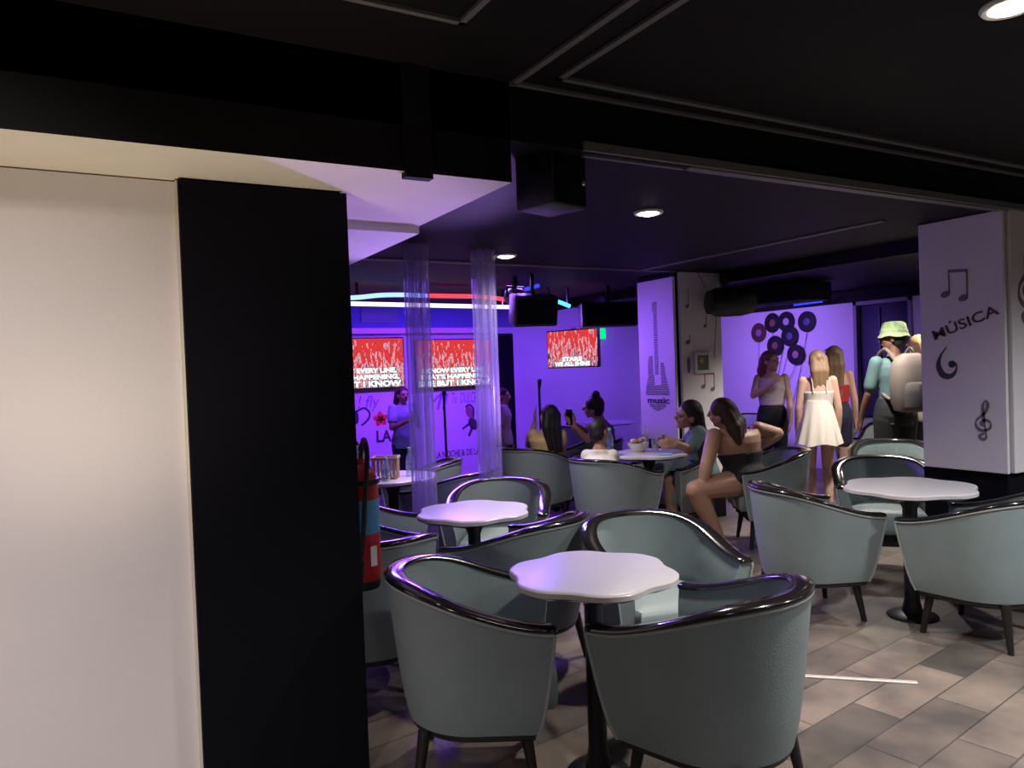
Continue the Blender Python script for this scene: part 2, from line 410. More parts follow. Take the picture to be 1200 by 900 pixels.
# ------------------------------------------------------------------ columns with music boards
def column(name, x0, y0, x1, y1):
    bm = bmesh.new(); lohi(bm, (x0, y0, 0), (x1, y1, HF-.001), .006); return struct(obj(name, bm, M['black_board'], smooth=False), 'column')
CX = 4.75
column('column_near', CX+.03, BY+.03, CX+.60, 2.95); column('column_far', CX+.03, 5.28, CX+.60, 5.80)
def board(lo, hi, label):
    bm = bmesh.new(); lohi(bm, lo, hi, .004); o = obj('music_sign', bm, M['board'], smooth=False)
    return tag(o, label, 'wall panel')
# MUSICA board: faces -X
b1 = board((CX, 2.415, .765), (CX+.029, 2.93, 2.335), 'lilac panel lettered MUSICA with notes and clefs on the near column')
b2 = board((CX+.05, BY-.001, .765), (CX+.58, BY+.029, 2.335), 'pale panel cut by the frame edge, on the near column facing the lounge')
b3 = board((CX, 5.275, .775), (CX+.029, 5.785, 2.295), 'lilac panel with a guitar made of words on the far column')
b4 = board((CX+.06, 5.249, .3), (CX+.575, 5.279, 2.338), 'grey panel with scattered music notes beside the guitar panel')
def mk(name, bm, m, par): # marks given in world space
    bm.transform(par.matrix_world.inverted()); return obj(name, bm, m, par, smooth=False)
# plane for the -X facing boards: right = -Y, origin at far-bottom edge
P1 = Plane2D((CX-.0005, 2.93, .765), (0, -1, 0), (0, 0, 1))     # 0..0.515 wide, 0..1.57 tall
def px1(x, y):   # photo pixel -> board coordinates
    w = atX(x, y, CX); return (2.93-w.y, w.z-.765)
def note_pair(pl, bm, a, b, r, top):
    for q in (a, b): pl.ell(bm, q[0], q[1], r*1.25, r*.85, .35)
    pl.stroke(bm, [(a[0]+r, a[1]), (a[0]+r, top)], r*.35); pl.stroke(bm, [(b[0]+r, b[1]), (b[0]+r, top-.01)], r*.35)
    pl.stroke(bm, [(a[0]+r, top-.01), (b[0]+r*1.18, top-.02)], r*.7)
bm = bmesh.new(); note_pair(P1, bm, px1(1108, 345), px1(1129, 349), .024, px1(1112, 316)[1]); mk('music_notes', bm, M['ink_soft'], b1)
a = px1(1094, 392); c = px1(1168, 361)
text('lettering', 'M\u00daSICA', P1, (a[0]+c[0])/2, (a[1]+c[1])/2, M['ink'], width=.42, height=.08, parent=b1, bold=.012, rot=math.atan2(c[1]-a[1], c[0]-a[0]))
bm = bmesh.new(); o = px1(1110, 426)
pts = catmull([(o[0]+.0, o[1]+.105, 0), (o[0]-.04, o[1]+.05, 0), (o[0]-.055, o[1]-.01, 0), (o[0]-.03, o[1]-.07, 0), (o[0]+.02, o[1]-.08, 0), (o[0]+.055, o[1]-.045, 0), (o[0]+.055, o[1]-.005, 0), (o[0]+.035, o[1]+.005, 0)], 5)
P1.stroke(bm, [(p.x, p.y) for p in pts], [.006+.032*math.sin(PI*min(1, i/len(pts)*1.2))**2 if i/len(pts) < .8 else .010 for i in range(len(pts))])
P1.ell(bm, o[0]+.03, o[1]-.005, .022, .022); mk('bass_clef', bm, M['ink'], b1)
def treble(pl, bm, cx, cy, s):
    pts = catmull([(cx+.02*s, cy-.35*s, 0), (cx-.12*s, cy-.42*s, 0), (cx-.04*s, cy-.52*s, 0), (cx+.06*s, cy-.44*s, 0), (cx+.02*s, cy-.1*s, 0), (cx-.0*s, cy+.15*s, 0), (cx-.02*s, cy+.4*s, 0), (cx+.06*s, cy+.56*s, 0), (cx+.12*s, cy+.42*s, 0), (cx+.02*s, cy+.2*s, 0), (cx-.18*s, cy+.02*s, 0), (cx-.2*s, cy-.16*s, 0), (cx-.04*s, cy-.28*s, 0), (cx+.16*s, cy-.2*s, 0), (cx+.17*s, cy-.04*s, 0), (cx+.03*s, cy+.02*s, 0), (cx-.07*s, cy-.07*s, 0), (cx-.02*s, cy-.15*s, 0)], 6)
    n = len(pts); pl.stroke(bm, [(p.x, p.y) for p in pts], [s*(.035+.05*abs(math.sin(i/n*PI*5))) for i in range(n)])
bm = bmesh.new(); o = px1(1153, 493); treble(P1, bm, o[0], o[1], .22); mk('treble_clef', bm, M['ink_soft'], b1)
# neighbouring board: one big clef part
P2 = Plane2D((CX+.05, BY-.0015, .765), (1, 0, 0), (0, 0, 1))
bm = bmesh.new(); treble(P2, bm, .17, 1.12, .42); mk('treble_clef', bm, M['ink_soft'], b2)
# guitar of words
P3 = Plane2D((CX-.0005, 5.785, .775), (0, -1, 0), (0, 0, 1))    # .51 x 1.52
def interp(t, tab):
    for (x0, y0), (x1, y1) in zip(tab, tab[1:]):
        if x0 <= t <= x1: return y0+(y1-y0)*(t-x0)/(x1-x0)
    return 0
def guitar_spans(y):
    if y < .62:
        h = interp(y, [(.27, .03), (.30, .10), (.36, .16), (.44, .172), (.52, .155), (.58, .130), (.62, .118)])
        return [(-h, -.035), (.06, h)] if .52 < y else ([] if .335 < y < .41 else [(-h, h)])
    sp = []
    if y < .79: sp.append((-.128+.3*max(0, y-.72), -.052))
    if y < .73: sp.append((.055, .122-.3*max(0, y-.66)))
    if y < 1.20: sp.append((-.026, .026))
    elif y < 1.30: sp.append((-.040, .030))
    return sp
bm = bmesh.new(); y = .275
while y < 1.30:
    for x0_, x1_ in guitar_spans(y):
        x = x0_
        while x < x1_-.006:
            w = min(random.choice((.014, .02, .03)), x1_-x)
            P3.rect(bm, .255+x, y, .255+x+w-.005, y+random.choice((.009, .011)))
            x += w
    y += .0165
mk('lettering', bm, M['ink_soft'], b3)
text('lettering', 'music', P3, .265, .372, M['ink'], width=.31, height=.058, parent=b3, bold=.03)
# note board
P4 = Plane2D((CX+.06, 5.2485, .3), (1, 0, 0), (0, 0, 1))
def px4(x, y): w = atY(x, y, 5.25); return (w.x-CX-.06, w.z-.3)
bm = bmesh.new()
for (hx, hy, tx, ty, r) in ((805, 359, 807, 338, .018), (826, 382, 829, 362, .018), (806, 401, 806, 392, .024)):
    bm = bmesh.new(); q = px4(hx, hy); t = px4(tx, ty); P4.ell(bm, q[0], q[1], r*1.2, r*.85, .4); P4.stroke(bm, [(q[0]+r, q[1]), (q[0]+r, t[1])], .007); mk('music_note', bm, M['ink_soft'], b4)
bm = bmesh.new(); q1, q2 = px4(824, 453), px4(835, 456); note_pair(P4, bm, q1, q2, .023, px4(824, 436)[1]); mk('music_note', bm, M['ink_soft'], b4)
bm = bmesh.new(); P4.stroke(bm, [px4(816, 317), px4(826, 336)], .006); mk('note_stem', bm, M['ink_soft'], b4); bm = bmesh.new(); P4.stroke(bm, [px4(839, 372), px4(837, 420)], .006); mk('note_stem', bm, M['ink_soft'], b4)
bm = bmesh.new(); e = px4(807, 428); P4.ell(bm, e[0], e[1], .02, .075)
mk('painted_oval', bm, M['ink_soft'], b4)
pf = empty('framed_picture', atY(823, 425, 5.235), 0, 'small framed colour photo hung on the grey music-note panel', 'picture')
bm = bmesh.new()
for sx in (-1, 1): box(bm, (sx*.085, 0, 0), (.03, .024, .20), None, .003)
for sz in (-1, 1): box(bm, (0, 0, sz*.085), (.14, .024, .03), None, .003)
obj('frame', bm, M['white'], pf)
bm = bmesh.new(); box(bm, (0, .004, 0), (.15, .01, .15)); ph = obj('photograph', bm, M['photo'], pf)
bm = bmesh.new(); lathe(bm, [(0, -.002), (.028, -.002), (.022, .003), (0, .003)], (-.01, -.002, .02), 16, (0, -1, 0)); obj('orange_spot', bm, M['photo_sun'], ph)

# ------------------------------------------------------------------ stage wall: mural, rail, TVs, LEDs
PS = Plane2D((2.6, YB-.001, 0), (1, 0, 0), (0, 0, 1))
def pxs(x, y): w = atY(x, y, YB); return (w.x-2.6, w.z)
mb = empty('wall_art', (2.6, YB-.001, 0), 0, 'purple lit mural lettering and drawings on the stage wall under the screens', 'wall mural')
q = pxs(580, 531); p = pxs(508, 533)
text('lettering', 'LA NOCHE & DE LA', PS, (pxs(511, 533)[0]+pxs(561, 530)[0])/2, pxs(536, 531)[1], M['ink'], width=pxs(561, 530)[0]-pxs(509, 533)[0], height=.085, parent=mb, bold=.01)
text('lettering', 'LA', PS, pxs(450, 511)[0], pxs(450, 511)[1], M['ink'], height=.15, width=.2, parent=mb, bold=.03)
text('lettering', 'Mi', PS, pxs(511, 470)[0], pxs(511, 470)[1], M['ink_violet'], height=.22, parent=mb, shear=.3)
text('lettering', 'Y  Tu  DULCE', PS, pxs(541, 466)[0], pxs(541, 466)[1], M['ink_violet'], height=.14, width=pxs(558, 460)[0]-pxs(521, 460)[0], parent=mb, shear=.35)
text('lettering', '! fly', PS, pxs(432, 473)[0], pxs(432, 473)[1], M['ink_violet'], height=.2, width=.28, parent=mb, shear=.25)
bm = bmesh.new(); f0 = pxs(446, 491)
for k in range(5):
    t = 2*PI*k/5+.4; PS.ell(bm, f0[0]+.05*math.cos(t), f0[1]+.045*math.sin(t), .05, .035, t)
mk('red_flower', bm, M['redflower'], mb)
bm = bmesh.new(); f0 = pxs(550, 488); PS.ell(bm, f0[0], f0[1]+.06, .05, .08, .3); mk('painted_face', bm, M['skinfig'], mb)
bm = bmesh.new(); PS.stroke(bm, [(q.x, q.y) for q in catmull([(f0[0]-.05, f0[1]+.12, 0), (f0[0]+.0, f0[1]+.155, 0), (f0[0]+.06, f0[1]+.1, 0), (f0[0]+.055, f0[1]-.02, 0)], 6)], .028)
PS.ell(bm, f0[0]+.05, f0[1]-.1, .06, .09, .5); PS.stroke(bm, [(f0[0]+.04, f0[1]-.14), (f0[0]-.02, f0[1]-.26)], .035); PS.stroke(bm, [(f0[0]+.02, f0[1]-.08), (f0[0]-.11, f0[1]-.16)], .03)
mk('painted_figure', bm, M['ink'], mb)
bm = bmesh.new(); g0 = pxs(425, 487); PS.stroke(bm, [(q.x, q.y) for q in catmull([(g0[0]-.1, g0[1]+.04, 0), (g0[0]+.02, g0[1]+.09, 0), (g0[0]+.09, g0[1]+.02, 0), (g0[0]+.06, g0[1]-.06, 0), (g0[0]-.02, g0[1]-.12, 0)], 6)], .026); PS.ell(bm, g0[0]-.08, g0[1]-.02, .03, .08); mk('painted_figure', bm, M['ink'], mb)
bm = bmesh.new(); lohi(bm, (2.5, YB-.12, 1.985), (4.80, YB-.001, 2.06), .012)
tag(obj('wall_rail', bm, M['rail']), 'pinkish white rail running along the stage wall above both screens', 'rail')
bm = bmesh.new()
box(bm, (0, 0, 0), (.47, .04, .2), None, .004); box(bm, (0, -.022, 0), (.40, .01, .14), None, .003)
bm2 = bmesh.new(); lohi(bm2, (2.4, YB-.018, 2.065), (5.3, YB-.0005, HF-.001), .002); struct(obj('trim_10', bm2, M['fabric'], smooth=False), 'trim')
o = obj('wall_vent', bm, mat('vent_grey_blue', (.2, .2, .3), .5), None, atY(444, 369, YB-.021)); tag(o, 'square vent grille on the blue wall above the first screen', 'vent')

def make_tv(name, w, h, loc, rz, lines, label, mount=.0, tx=0):
    t = empty(name, loc, rz, label, 'television', None)
    bm = bmesh.new(); box(bm, (0, .035, 0), (w+.03, .045, h+.03), None, .006); obj('housing', bm, M['bezel'], t)
    bm = bmesh.new(); box(bm, (0, 0, 0), (w, h, .004)); s = obj('screen', bm, M['tvpic'], t, (0, .0105, 0), smooth=False); s.rotation_euler = (PI/2, 0, 0)
    lh = h*.128; yy = -h*.5 + lh*.62 + (len(lines)-1)*lh*1.03
    for k, (ln, wd) in enumerate(lines):
        for nm, off, mt_, bo in (('subtitle_outline', .0035, M['tvblack'], .085), ('subtitle', .0062, M['tvtext'], .05)):
            me = text_mesh(ln, wd*w*(1.02 if nm != 'subtitle' else 1), lh*(1.06 if nm != 'subtitle' else .96), bo, 0, .001)
            me.transform(Matrix.Translation((tx*w, yy, off)))
            link(nm, me, mt_, s)
        yy -= lh*1.03
    if mount:
        bm = bmesh.new(); box(bm, (0, .075, 0), (.2, .04, .2), None, .005); tube(bm, [(0, .08, 0), (.03, mount*.5, 0), (.0, mount, 0)], .025); obj('wall_bracket', bm, M['blackmetal'], t)
    return t
LN = [('I KNOW EVERY LINE,', .86), ("THAT'S HAPPENING,", .93), ('SHE BUT I KNOW', .97)]
tvc = atY(425, 426, YB-.1); make_tv('mounted_television', 1.06, .60, (tvc.x, YB-.1, tvc.z), 0, LN, 'first stage screen, left of the clear tubes, showing red concert lyrics', tx=-.02)
tvc = atY(533, 425.5, YB-.1); make_tv('mounted_television', 1.06, .60, (tvc.x, YB-.1, tvc.z), 0, LN, 'second stage screen, seen between the two clear tubes, showing red concert lyrics')
tvr = atD(669.5, 408.5, 9.4); make_tv('mounted_television', .80, .45, tvr, -math.radians(14+60)+.0, [('STARE', .4), ('WE ALL SHINE', .72)], 'small screen angled out from the purple wall beside the green light', mount=.45)

# led strips on a dark curved rail hung below the ceiling in front of the stage wall
def px_at_y(x, y, Y): w = atY(x, y, Y); return w
lt = empty('led_light', (3.0, 7.0, 2.2), 0, 'long straight white LED strip above the stage screens', 'strip light')
a, b = atY(395, 355.5, 7.0), atY(601, 360, 7.0)
bm = bmesh.new(); tube(bm, [a-lt.location, b-lt.location], .021, 8); obj('diffuser', bm, M['led_white'], lt)
bm = bmesh.new(); dlt = Vector((0, .035, .0)); tube(bm, [a-lt.location+dlt, b-lt.location+dlt], .016, 6)
for k in (0.05, .5, .95): c = a.lerp(b, k)-lt.location+dlt; lohi(bm, (c.x-.01, c.y-.01, c.z), (c.x+.01, c.y+.01, HF-lt.location.z))
obj('rail', bm, M['blackmetal'], lt)
lc = empty('led_light', (3.2, 6.6, 2.2), 0, 'curved colour-changing LED strip, blue to red to cyan, over the stage', 'strip light')
segs = [([(395, 349.5), (420, 348.5), (445, 346), (470, 345.5), (500, 346.5)], 'led_blue'), ([(500, 346.5), (530, 347), (560, 347.5), (585, 350), (605, 352.5)], 'led_red'), ([(605, 352.5), (625, 351), (645, 351)], 'led_deep'), ([(645, 351), (657, 354.5), (668, 359)], 'led_cyan')]
yb = 6.6
for pts, mt_ in segs:
    bm = bmesh.new(); W_ = [atY(x, y, yb+.25*math.sin((x-395)/275*PI)) - lc.location for x, y in pts]; tube(bm, catmull(W_, 6), .021, 8); obj('diffuser', bm, M[mt_], lc)
bm = bmesh.new(); W_ = [atY(x, y, yb+.25*math.sin((x-395)/275*PI)) - lc.location+Vector((0, .04, 0)) for s_ in segs for x, y in s_[0]]; tube(bm, W_, .016, 6)
for k in (1, 7, 12, 16): c = W_[min(k, len(W_)-1)]; lohi(bm, (c.x-.01, c.y-.01, c.z), (c.x+.01, c.y+.01, HF-lc.location.z))
obj('rail', bm, M['blackmetal'], lc)
bl = empty('led_light', atD(622, 338, 7.2), 0, 'short deep blue LED bar near the ceiling above the black stage box', 'strip light')
bm = bmesh.new(); tube(bm, [(-.09, 0, -.02), (.09, .0, .03)], .018, 8); obj('diffuser', bm, M['led_deep'], bl)
bm = bmesh.new(); lohi(bm, (-.01, .0, .02), (.01, .02, HF-bl.location.z)); obj('hanger', bm, M['blackmetal'], bl)
ub = empty('led_light', (XR-.3, 0, 0), 0, 'blue LED tube bent in a U under the dark soffit above the records', 'strip light')
up_ = [atX(931, 346, XR-.3), atX(931, 357, XR-.3), atX(963, 353, XR-.3), atX(963, 339, XR-.3)]
ub.location = up_[1]
bm = bmesh.new(); tube(bm, [p-ub.location for p in up_], .018, 8); obj('diffuser', bm, M['led_deep'], ub)
bm = bmesh.new(); c = up_[3]-ub.location; lohi(bm, (c.x-.01, c.y-.01, c.z), (c.x+.01, c.y+.01, HF-ub.location.z)); obj('hanger', bm, M['blackmetal'], ub)

# black equipment hung at the ceiling
def hang(bm, x, y, z0, z1=HF): lohi(bm, (x-.02, y-.02, z0), (x+.02, y+.02, z1))
sp = empty('hanging_loudspeaker', atD(645, 208, 3.05), .3, 'black loudspeaker hung at the corner of the ceiling bulkhead', 'speaker')
bm = bmesh.new(); box(bm, (0, 0, 0), (.21, .2, .27), None, .012); obj('cabinet', bm, M['plastic'], sp)
bm = bmesh.new(); box(bm, (0, -.103, 0), (.19, .008, .25), None, .003); obj('grille', bm, M['black_board'], sp)
bm = bmesh.new(); lohi(bm, (-.03, -.03, .13), (.03, .03, HF-sp.location.z)); tube(bm, [(-.12, 0, 0), (-.12, 0, .16), (.12, 0, .16), (.12, 0, 0)], .008); obj('bracket', bm, M['blackmetal'], sp)
bm = bmesh.new(); ellipsoid(bm, (.075, -.108, -.03), (.012, .008, .014)); obj('glint_bead', bm, M['steel'], sp)  # steel bead put on the grille to imitate a small glint
mb2 = empty('moving_head_light', atD(604, 348, 6.9), .2, 'grey round spotlight clamped above the black stage box', 'spotlight')
bm = bmesh.new(); lathe(bm, [(0, -.09), (.06, -.09), (.085, -.03), (.085, .05), (.07, .09), (0, .09)], (0, 0, 0), 24, (.3, -.9, -.2)); obj('head', bm, mat('lamp_grey', (.35, .33, .38), .4), mb2)
bm = bmesh.new(); ellipsoid(bm, Vector((.3, -.9, -.2)).normalized()*.085, (.05, .03, .05)); obj('lens', bm, mat('lens_warm', (.6, .55, .4), .15, emit=(1, .85, .6), estr=.6), mb2)
bm = bmesh.new(); lohi(bm, (-.015, -.015, .05), (.015, .015, HF-mb2.location.z)); tube(bm, [(-.1, 0, 0), (-.1, 0, .09), (.1, 0, .09), (.1, 0, 0)], .012); obj('yoke', bm, M['blackmetal'], mb2)
pj = empty('hanging_loudspeaker', atD(625, 363, 6.7), -.25, 'black tilted stage loudspeaker hung beside the LED strips', 'speaker')
R_ = Matrix.Rotation(.25, 3, 'X')
bm = bmesh.new(); box(bm, (0, 0, 0), (.40, .22, .27), R_, .02); obj('cabinet', bm, M['plastic'], pj)
bm = bmesh.new(); box(bm, (0, -.112, 0) , (.36, .01, .22), None, .004); bm.transform(R_.to_4x4()); obj('grille', bm, M['black_board'], pj)
bm = bmesh.new(); lohi(bm, (-.015, 0, .1), (.015, .03, HF-pj.location.z)); obj('bracket', bm, M['blackmetal'], pj)
bk = empty('hanging_loudspeaker', atD(713, 369, 7.9), -.5, 'wide black box speaker on the wall left of the guitar panel', 'speaker')
bm = bmesh.new(); box(bm, (0, 0, 0), (.60, .3, .25), None, .015); obj('cabinet', bm, M['plastic'], bk)
bm = bmesh.new(); box(bm, (0, -.152, 0), (.56, .01, .21), None, .003); obj('grille', bm, M['black_board'], bk)
bm = bmesh.new(); lohi(bm, (-.02, -.02, .12), (.02, .02, HF-bk.location.z)); obj('bracket', bm, M['blackmetal'], bk)
dc = empty('hanging_loudspeaker', atD(850, 354, 6.95), 0, 'black barrel shaped speaker hung beside the grey music-note panel', 'speaker')
bm = bmesh.new(); ax = Vector((.87, -.3, 0))
lathe(bm, [(0, -.16), (.10, -.155), (.132, -.1), (.136, 0), (.132, .16), (.11, .26), (0, .27)], (0, 0, 0), 28, ax); obj('cabinet', bm, M['plastic'], dc)
bm = bmesh.new(); lathe(bm, [(.06, -.168), (.11, -.163), (.11, -.15), (.06, -.15)], (0, 0, 0), 28, ax); obj('rim_ring', bm, M['blackmetal'], dc)
bm = bmesh.new(); lohi(bm, (-.02, -.02, .1), (.02, .02, HF-dc.location.z)); obj('bracket', bm, M['blackmetal'], dc)
d2 = empty('hanging_duct', atD(905, 352, 8.6), 0, 'dark boxed duct running under the ceiling in front of the records wall', 'duct')
bm = bmesh.new(); box(bm, (0, 0, .05), (.5, 1.2, .20), None, .01); obj('casing', bm, M['ceil'], d2)
bm = bmesh.new(); box(bm, (-.255, 0, .05), (.012, .9, .1), None, .003); obj('grille', bm, M['black_board'], d2)
ex = empty('exit_sign', atY(704, 391, YB-.06), 0, 'small glowing green light on the wall right of the angled screen', 'exit light')
bm = bmesh.new(); box(bm, (0, 0, 0), (.15, .05, .16), None, .015); obj('lens', bm, M['exitgreen'], ex)
bm = bmesh.new(); box(bm, (0, .04, 0), (.12, .035, .17), None, .006); obj('housing', bm, M['white'], ex)
bm = bmesh.new(); lohi(bm, (-.2, -.12, -.02), (.2, .0, .025), .006); o = obj('wall_shelf', bm, M['rail'], None, atY(683, 386, YB-.005)); tag(o, 'pinkish shelf strip on the wall just above the angled screen', 'shelf')

# downlights
def downlight(x, y, z, label, power, vis=True):
    d = empty('ceiling_downlight', (x, y, z), 0, label, 'ceiling light', 'recessed ceiling downlights')
    bm = bmesh.new(); lathe(bm, [(.060, -.001), (.060, -.012), (.075, -.014), (.082, -.006), (.082, -.001)], (0, 0, 0), 28); obj('trim_ring', bm, M['white'], d)
    bm = bmesh.new(); lathe(bm, [(0, -.002), (.059, -.002), (.055, -.014), (.03, -.022), (0, -.024)], (0, 0, 0), 24); obj('bulb', bm, M['lamp'], d)
    l = bpy.data.lights.new('downlight_beam', 'SPOT'); l.energy = power; l.color = (1, .93, .85); l.spot_size = math.radians(125); l.spot_blend = .9; l.shadow_soft_size = .06
    lo = bpy.data.objects.new('downlight_beam', l); COL.objects.link(lo); lo.location = (x, y, z-.04)
    return d
K = 1.0
downlight(2.49, 1.23, HN, 'round downlight at the top right corner of the photo, on the near ceiling', 220*K)
downlight(2.75, 3.23, HF, 'brightest round downlight over the middle of the lounge', 150*K)
downlight(2.75, 4.84, HF, 'round downlight just right of the clear tube tops', 135*K)
downlight(5.90, 4.12, HF, 'round downlight above the standing girls, left of the MUSICA column', 260*K)
def beam(x, y, z, power, col=(1, .9, .78)):  # unseen spots without fixtures, added to fill chairs, floor and people
    l = bpy.data.lights.new('fill_spot', 'SPOT'); l.energy = power; l.color = col; l.spot_size = math.radians(150); l.spot_blend = .9; l.shadow_soft_size = .12
    lo = bpy.data.objects.new('fill_spot', l); COL.objects.link(lo); lo.location = (x, y, z-.04)
beam(.2, -.9, HN, 105, (.97, .97, 1)); beam(2.9, -1.2, HN, 85, (.78, .86, 1)); beam(7.1, 4.0, HF, 130); beam(3.9, .45, HN, 300, (.93, .97, 1)); beam(5.6, .8, HN, 110, (.95, .97, 1)); beam(5.0, -1.2, HN, 60, (.95, .97, 1)); beam(8.0, 2.6, HF, 60)
for wx in (-1.5, -.35):   # wall washers tilted at the white wall
    l = bpy.data.lights.new('wall_washer', 'SPOT'); l.energy = 36; l.color = (1, .90, .89); l.spot_size = math.radians(106); l.spot_blend = .8; l.shadow_soft_size = .10
    lo = bpy.data.objects.new('wall_washer', l); COL.objects.link(lo); lo.location = (wx, 1.35, HN-.05)
    lo.rotation_euler = (V3W := (Vector((wx-.15, 2.8, .55))-lo.location)).to_track_quat('-Z', 'Y').to_euler()
l = bpy.data.lights.new('wall_fill_spot', 'SPOT'); l.energy = 118; l.color = (1, .89, .87); l.spot_size = math.radians(86); l.spot_blend = .9; l.shadow_soft_size = .15  # unseen spot added to brighten the lower white wall
lo = bpy.data.objects.new('wall_fill_spot', l); COL.objects.link(lo); lo.location = (-1.2, .3, 1.15)
lo.rotation_euler = (Vector((-.6, 2.8, .15))-lo.location).to_track_quat('-Z', 'Y').to_euler()
l = bpy.data.lights.new('underside_fill_spot', 'SPOT'); l.energy = 70; l.color = (1, .86, .68); l.spot_size = math.radians(64); l.spot_blend = .8; l.shadow_soft_size = .15  # unseen upward spot added to brighten the cream bulkhead underside
lo = bpy.data.objects.new('underside_fill_spot', l); COL.objects.link(lo); lo.location = (-.1, 1.75, .2)
lo.rotation_euler = (Vector((.1, 2.55, 2.18))-lo.location).to_track_quat('-Z', 'Y').to_euler()

def area(loc, target, size, power, col, sy=None, spread=110):
    l = bpy.data.lights.new('stage_wash', 'AREA'); l.energy = power; l.color = col; l.size = size; l.spread = math.radians(spread)
    if sy: l.shape = 'RECTANGLE'; l.size_y = sy
    o = bpy.data.objects.new('stage_wash', l); COL.objects.link(o); o.location = loc
    o.rotation_euler = (Vector(target)-Vector(loc)).to_track_quat('-Z', 'Y').to_euler()
    return o
area((3.5, 7.3, 2.2), (3.6, 8.9, .75), 2.4, 46, (.22, .032, 1.0), .25, 100)      # strips onto the stage wall
area((3.5, 7.9, 2.2), (3.6, 8.9, 2.1), 2.2, 5, (.06, .04, 1.0), .2, 120)        # blue above the screens
area((5.9, 7.0, 2.2), (6.0, 8.9, 1.0), 1.4, 21, (.21, .065, 1.0), .3, 110)        # wall with the small screen
area((2.9, 6.4, 2.2), (2.1, 4.5, .5), 1.6, 31, (.26, .10, 1.0), .4, 84)          # back over the tables
area((6.4, 7.0, 2.2), (8.6, 7.2, 1.2), 1.2, 36, (.36, .18, 1.0), .4, 110)        # records wall
area((4.0, 7.2, 2.0), (4.75, 5.6, 1.4), .5, 15, (.28, .10, 1.0), None, 80)        # guitar panel
l = bpy.data.lights.new('soffit_fill_spot', 'SPOT'); l.energy = 450; l.color = (.48, .27, 1.0); l.spot_size = math.radians(38); l.spot_blend = .6; l.shadow_soft_size = .12  # bodiless purple spot added in place of bounce under the bulkhead
lo = bpy.data.objects.new('soffit_fill_spot', l); COL.objects.link(lo); lo.location = (3.3, 4.9, .9)
lo.rotation_euler = (Vector((.98, 3.35, 2.15))-lo.location).to_track_quat('-Z', 'Y').to_euler()

l = bpy.data.lights.new('blue_fill_spot', 'SPOT'); l.energy = 170; l.color = (.15, .07, 1.0); l.spot_size = math.radians(24); l.spot_blend = .8; l.shadow_soft_size = .05  # unseen blue spot added to tint the front seat and nearest table
lo = bpy.data.objects.new('blue_fill_spot', l); COL.objects.link(lo); lo.location = (3.0, 5.6, 2.25)
lo.rotation_euler = (Vector((1.42, 2.42, .5))-lo.location).to_track_quat('-Z', 'Y').to_euler()

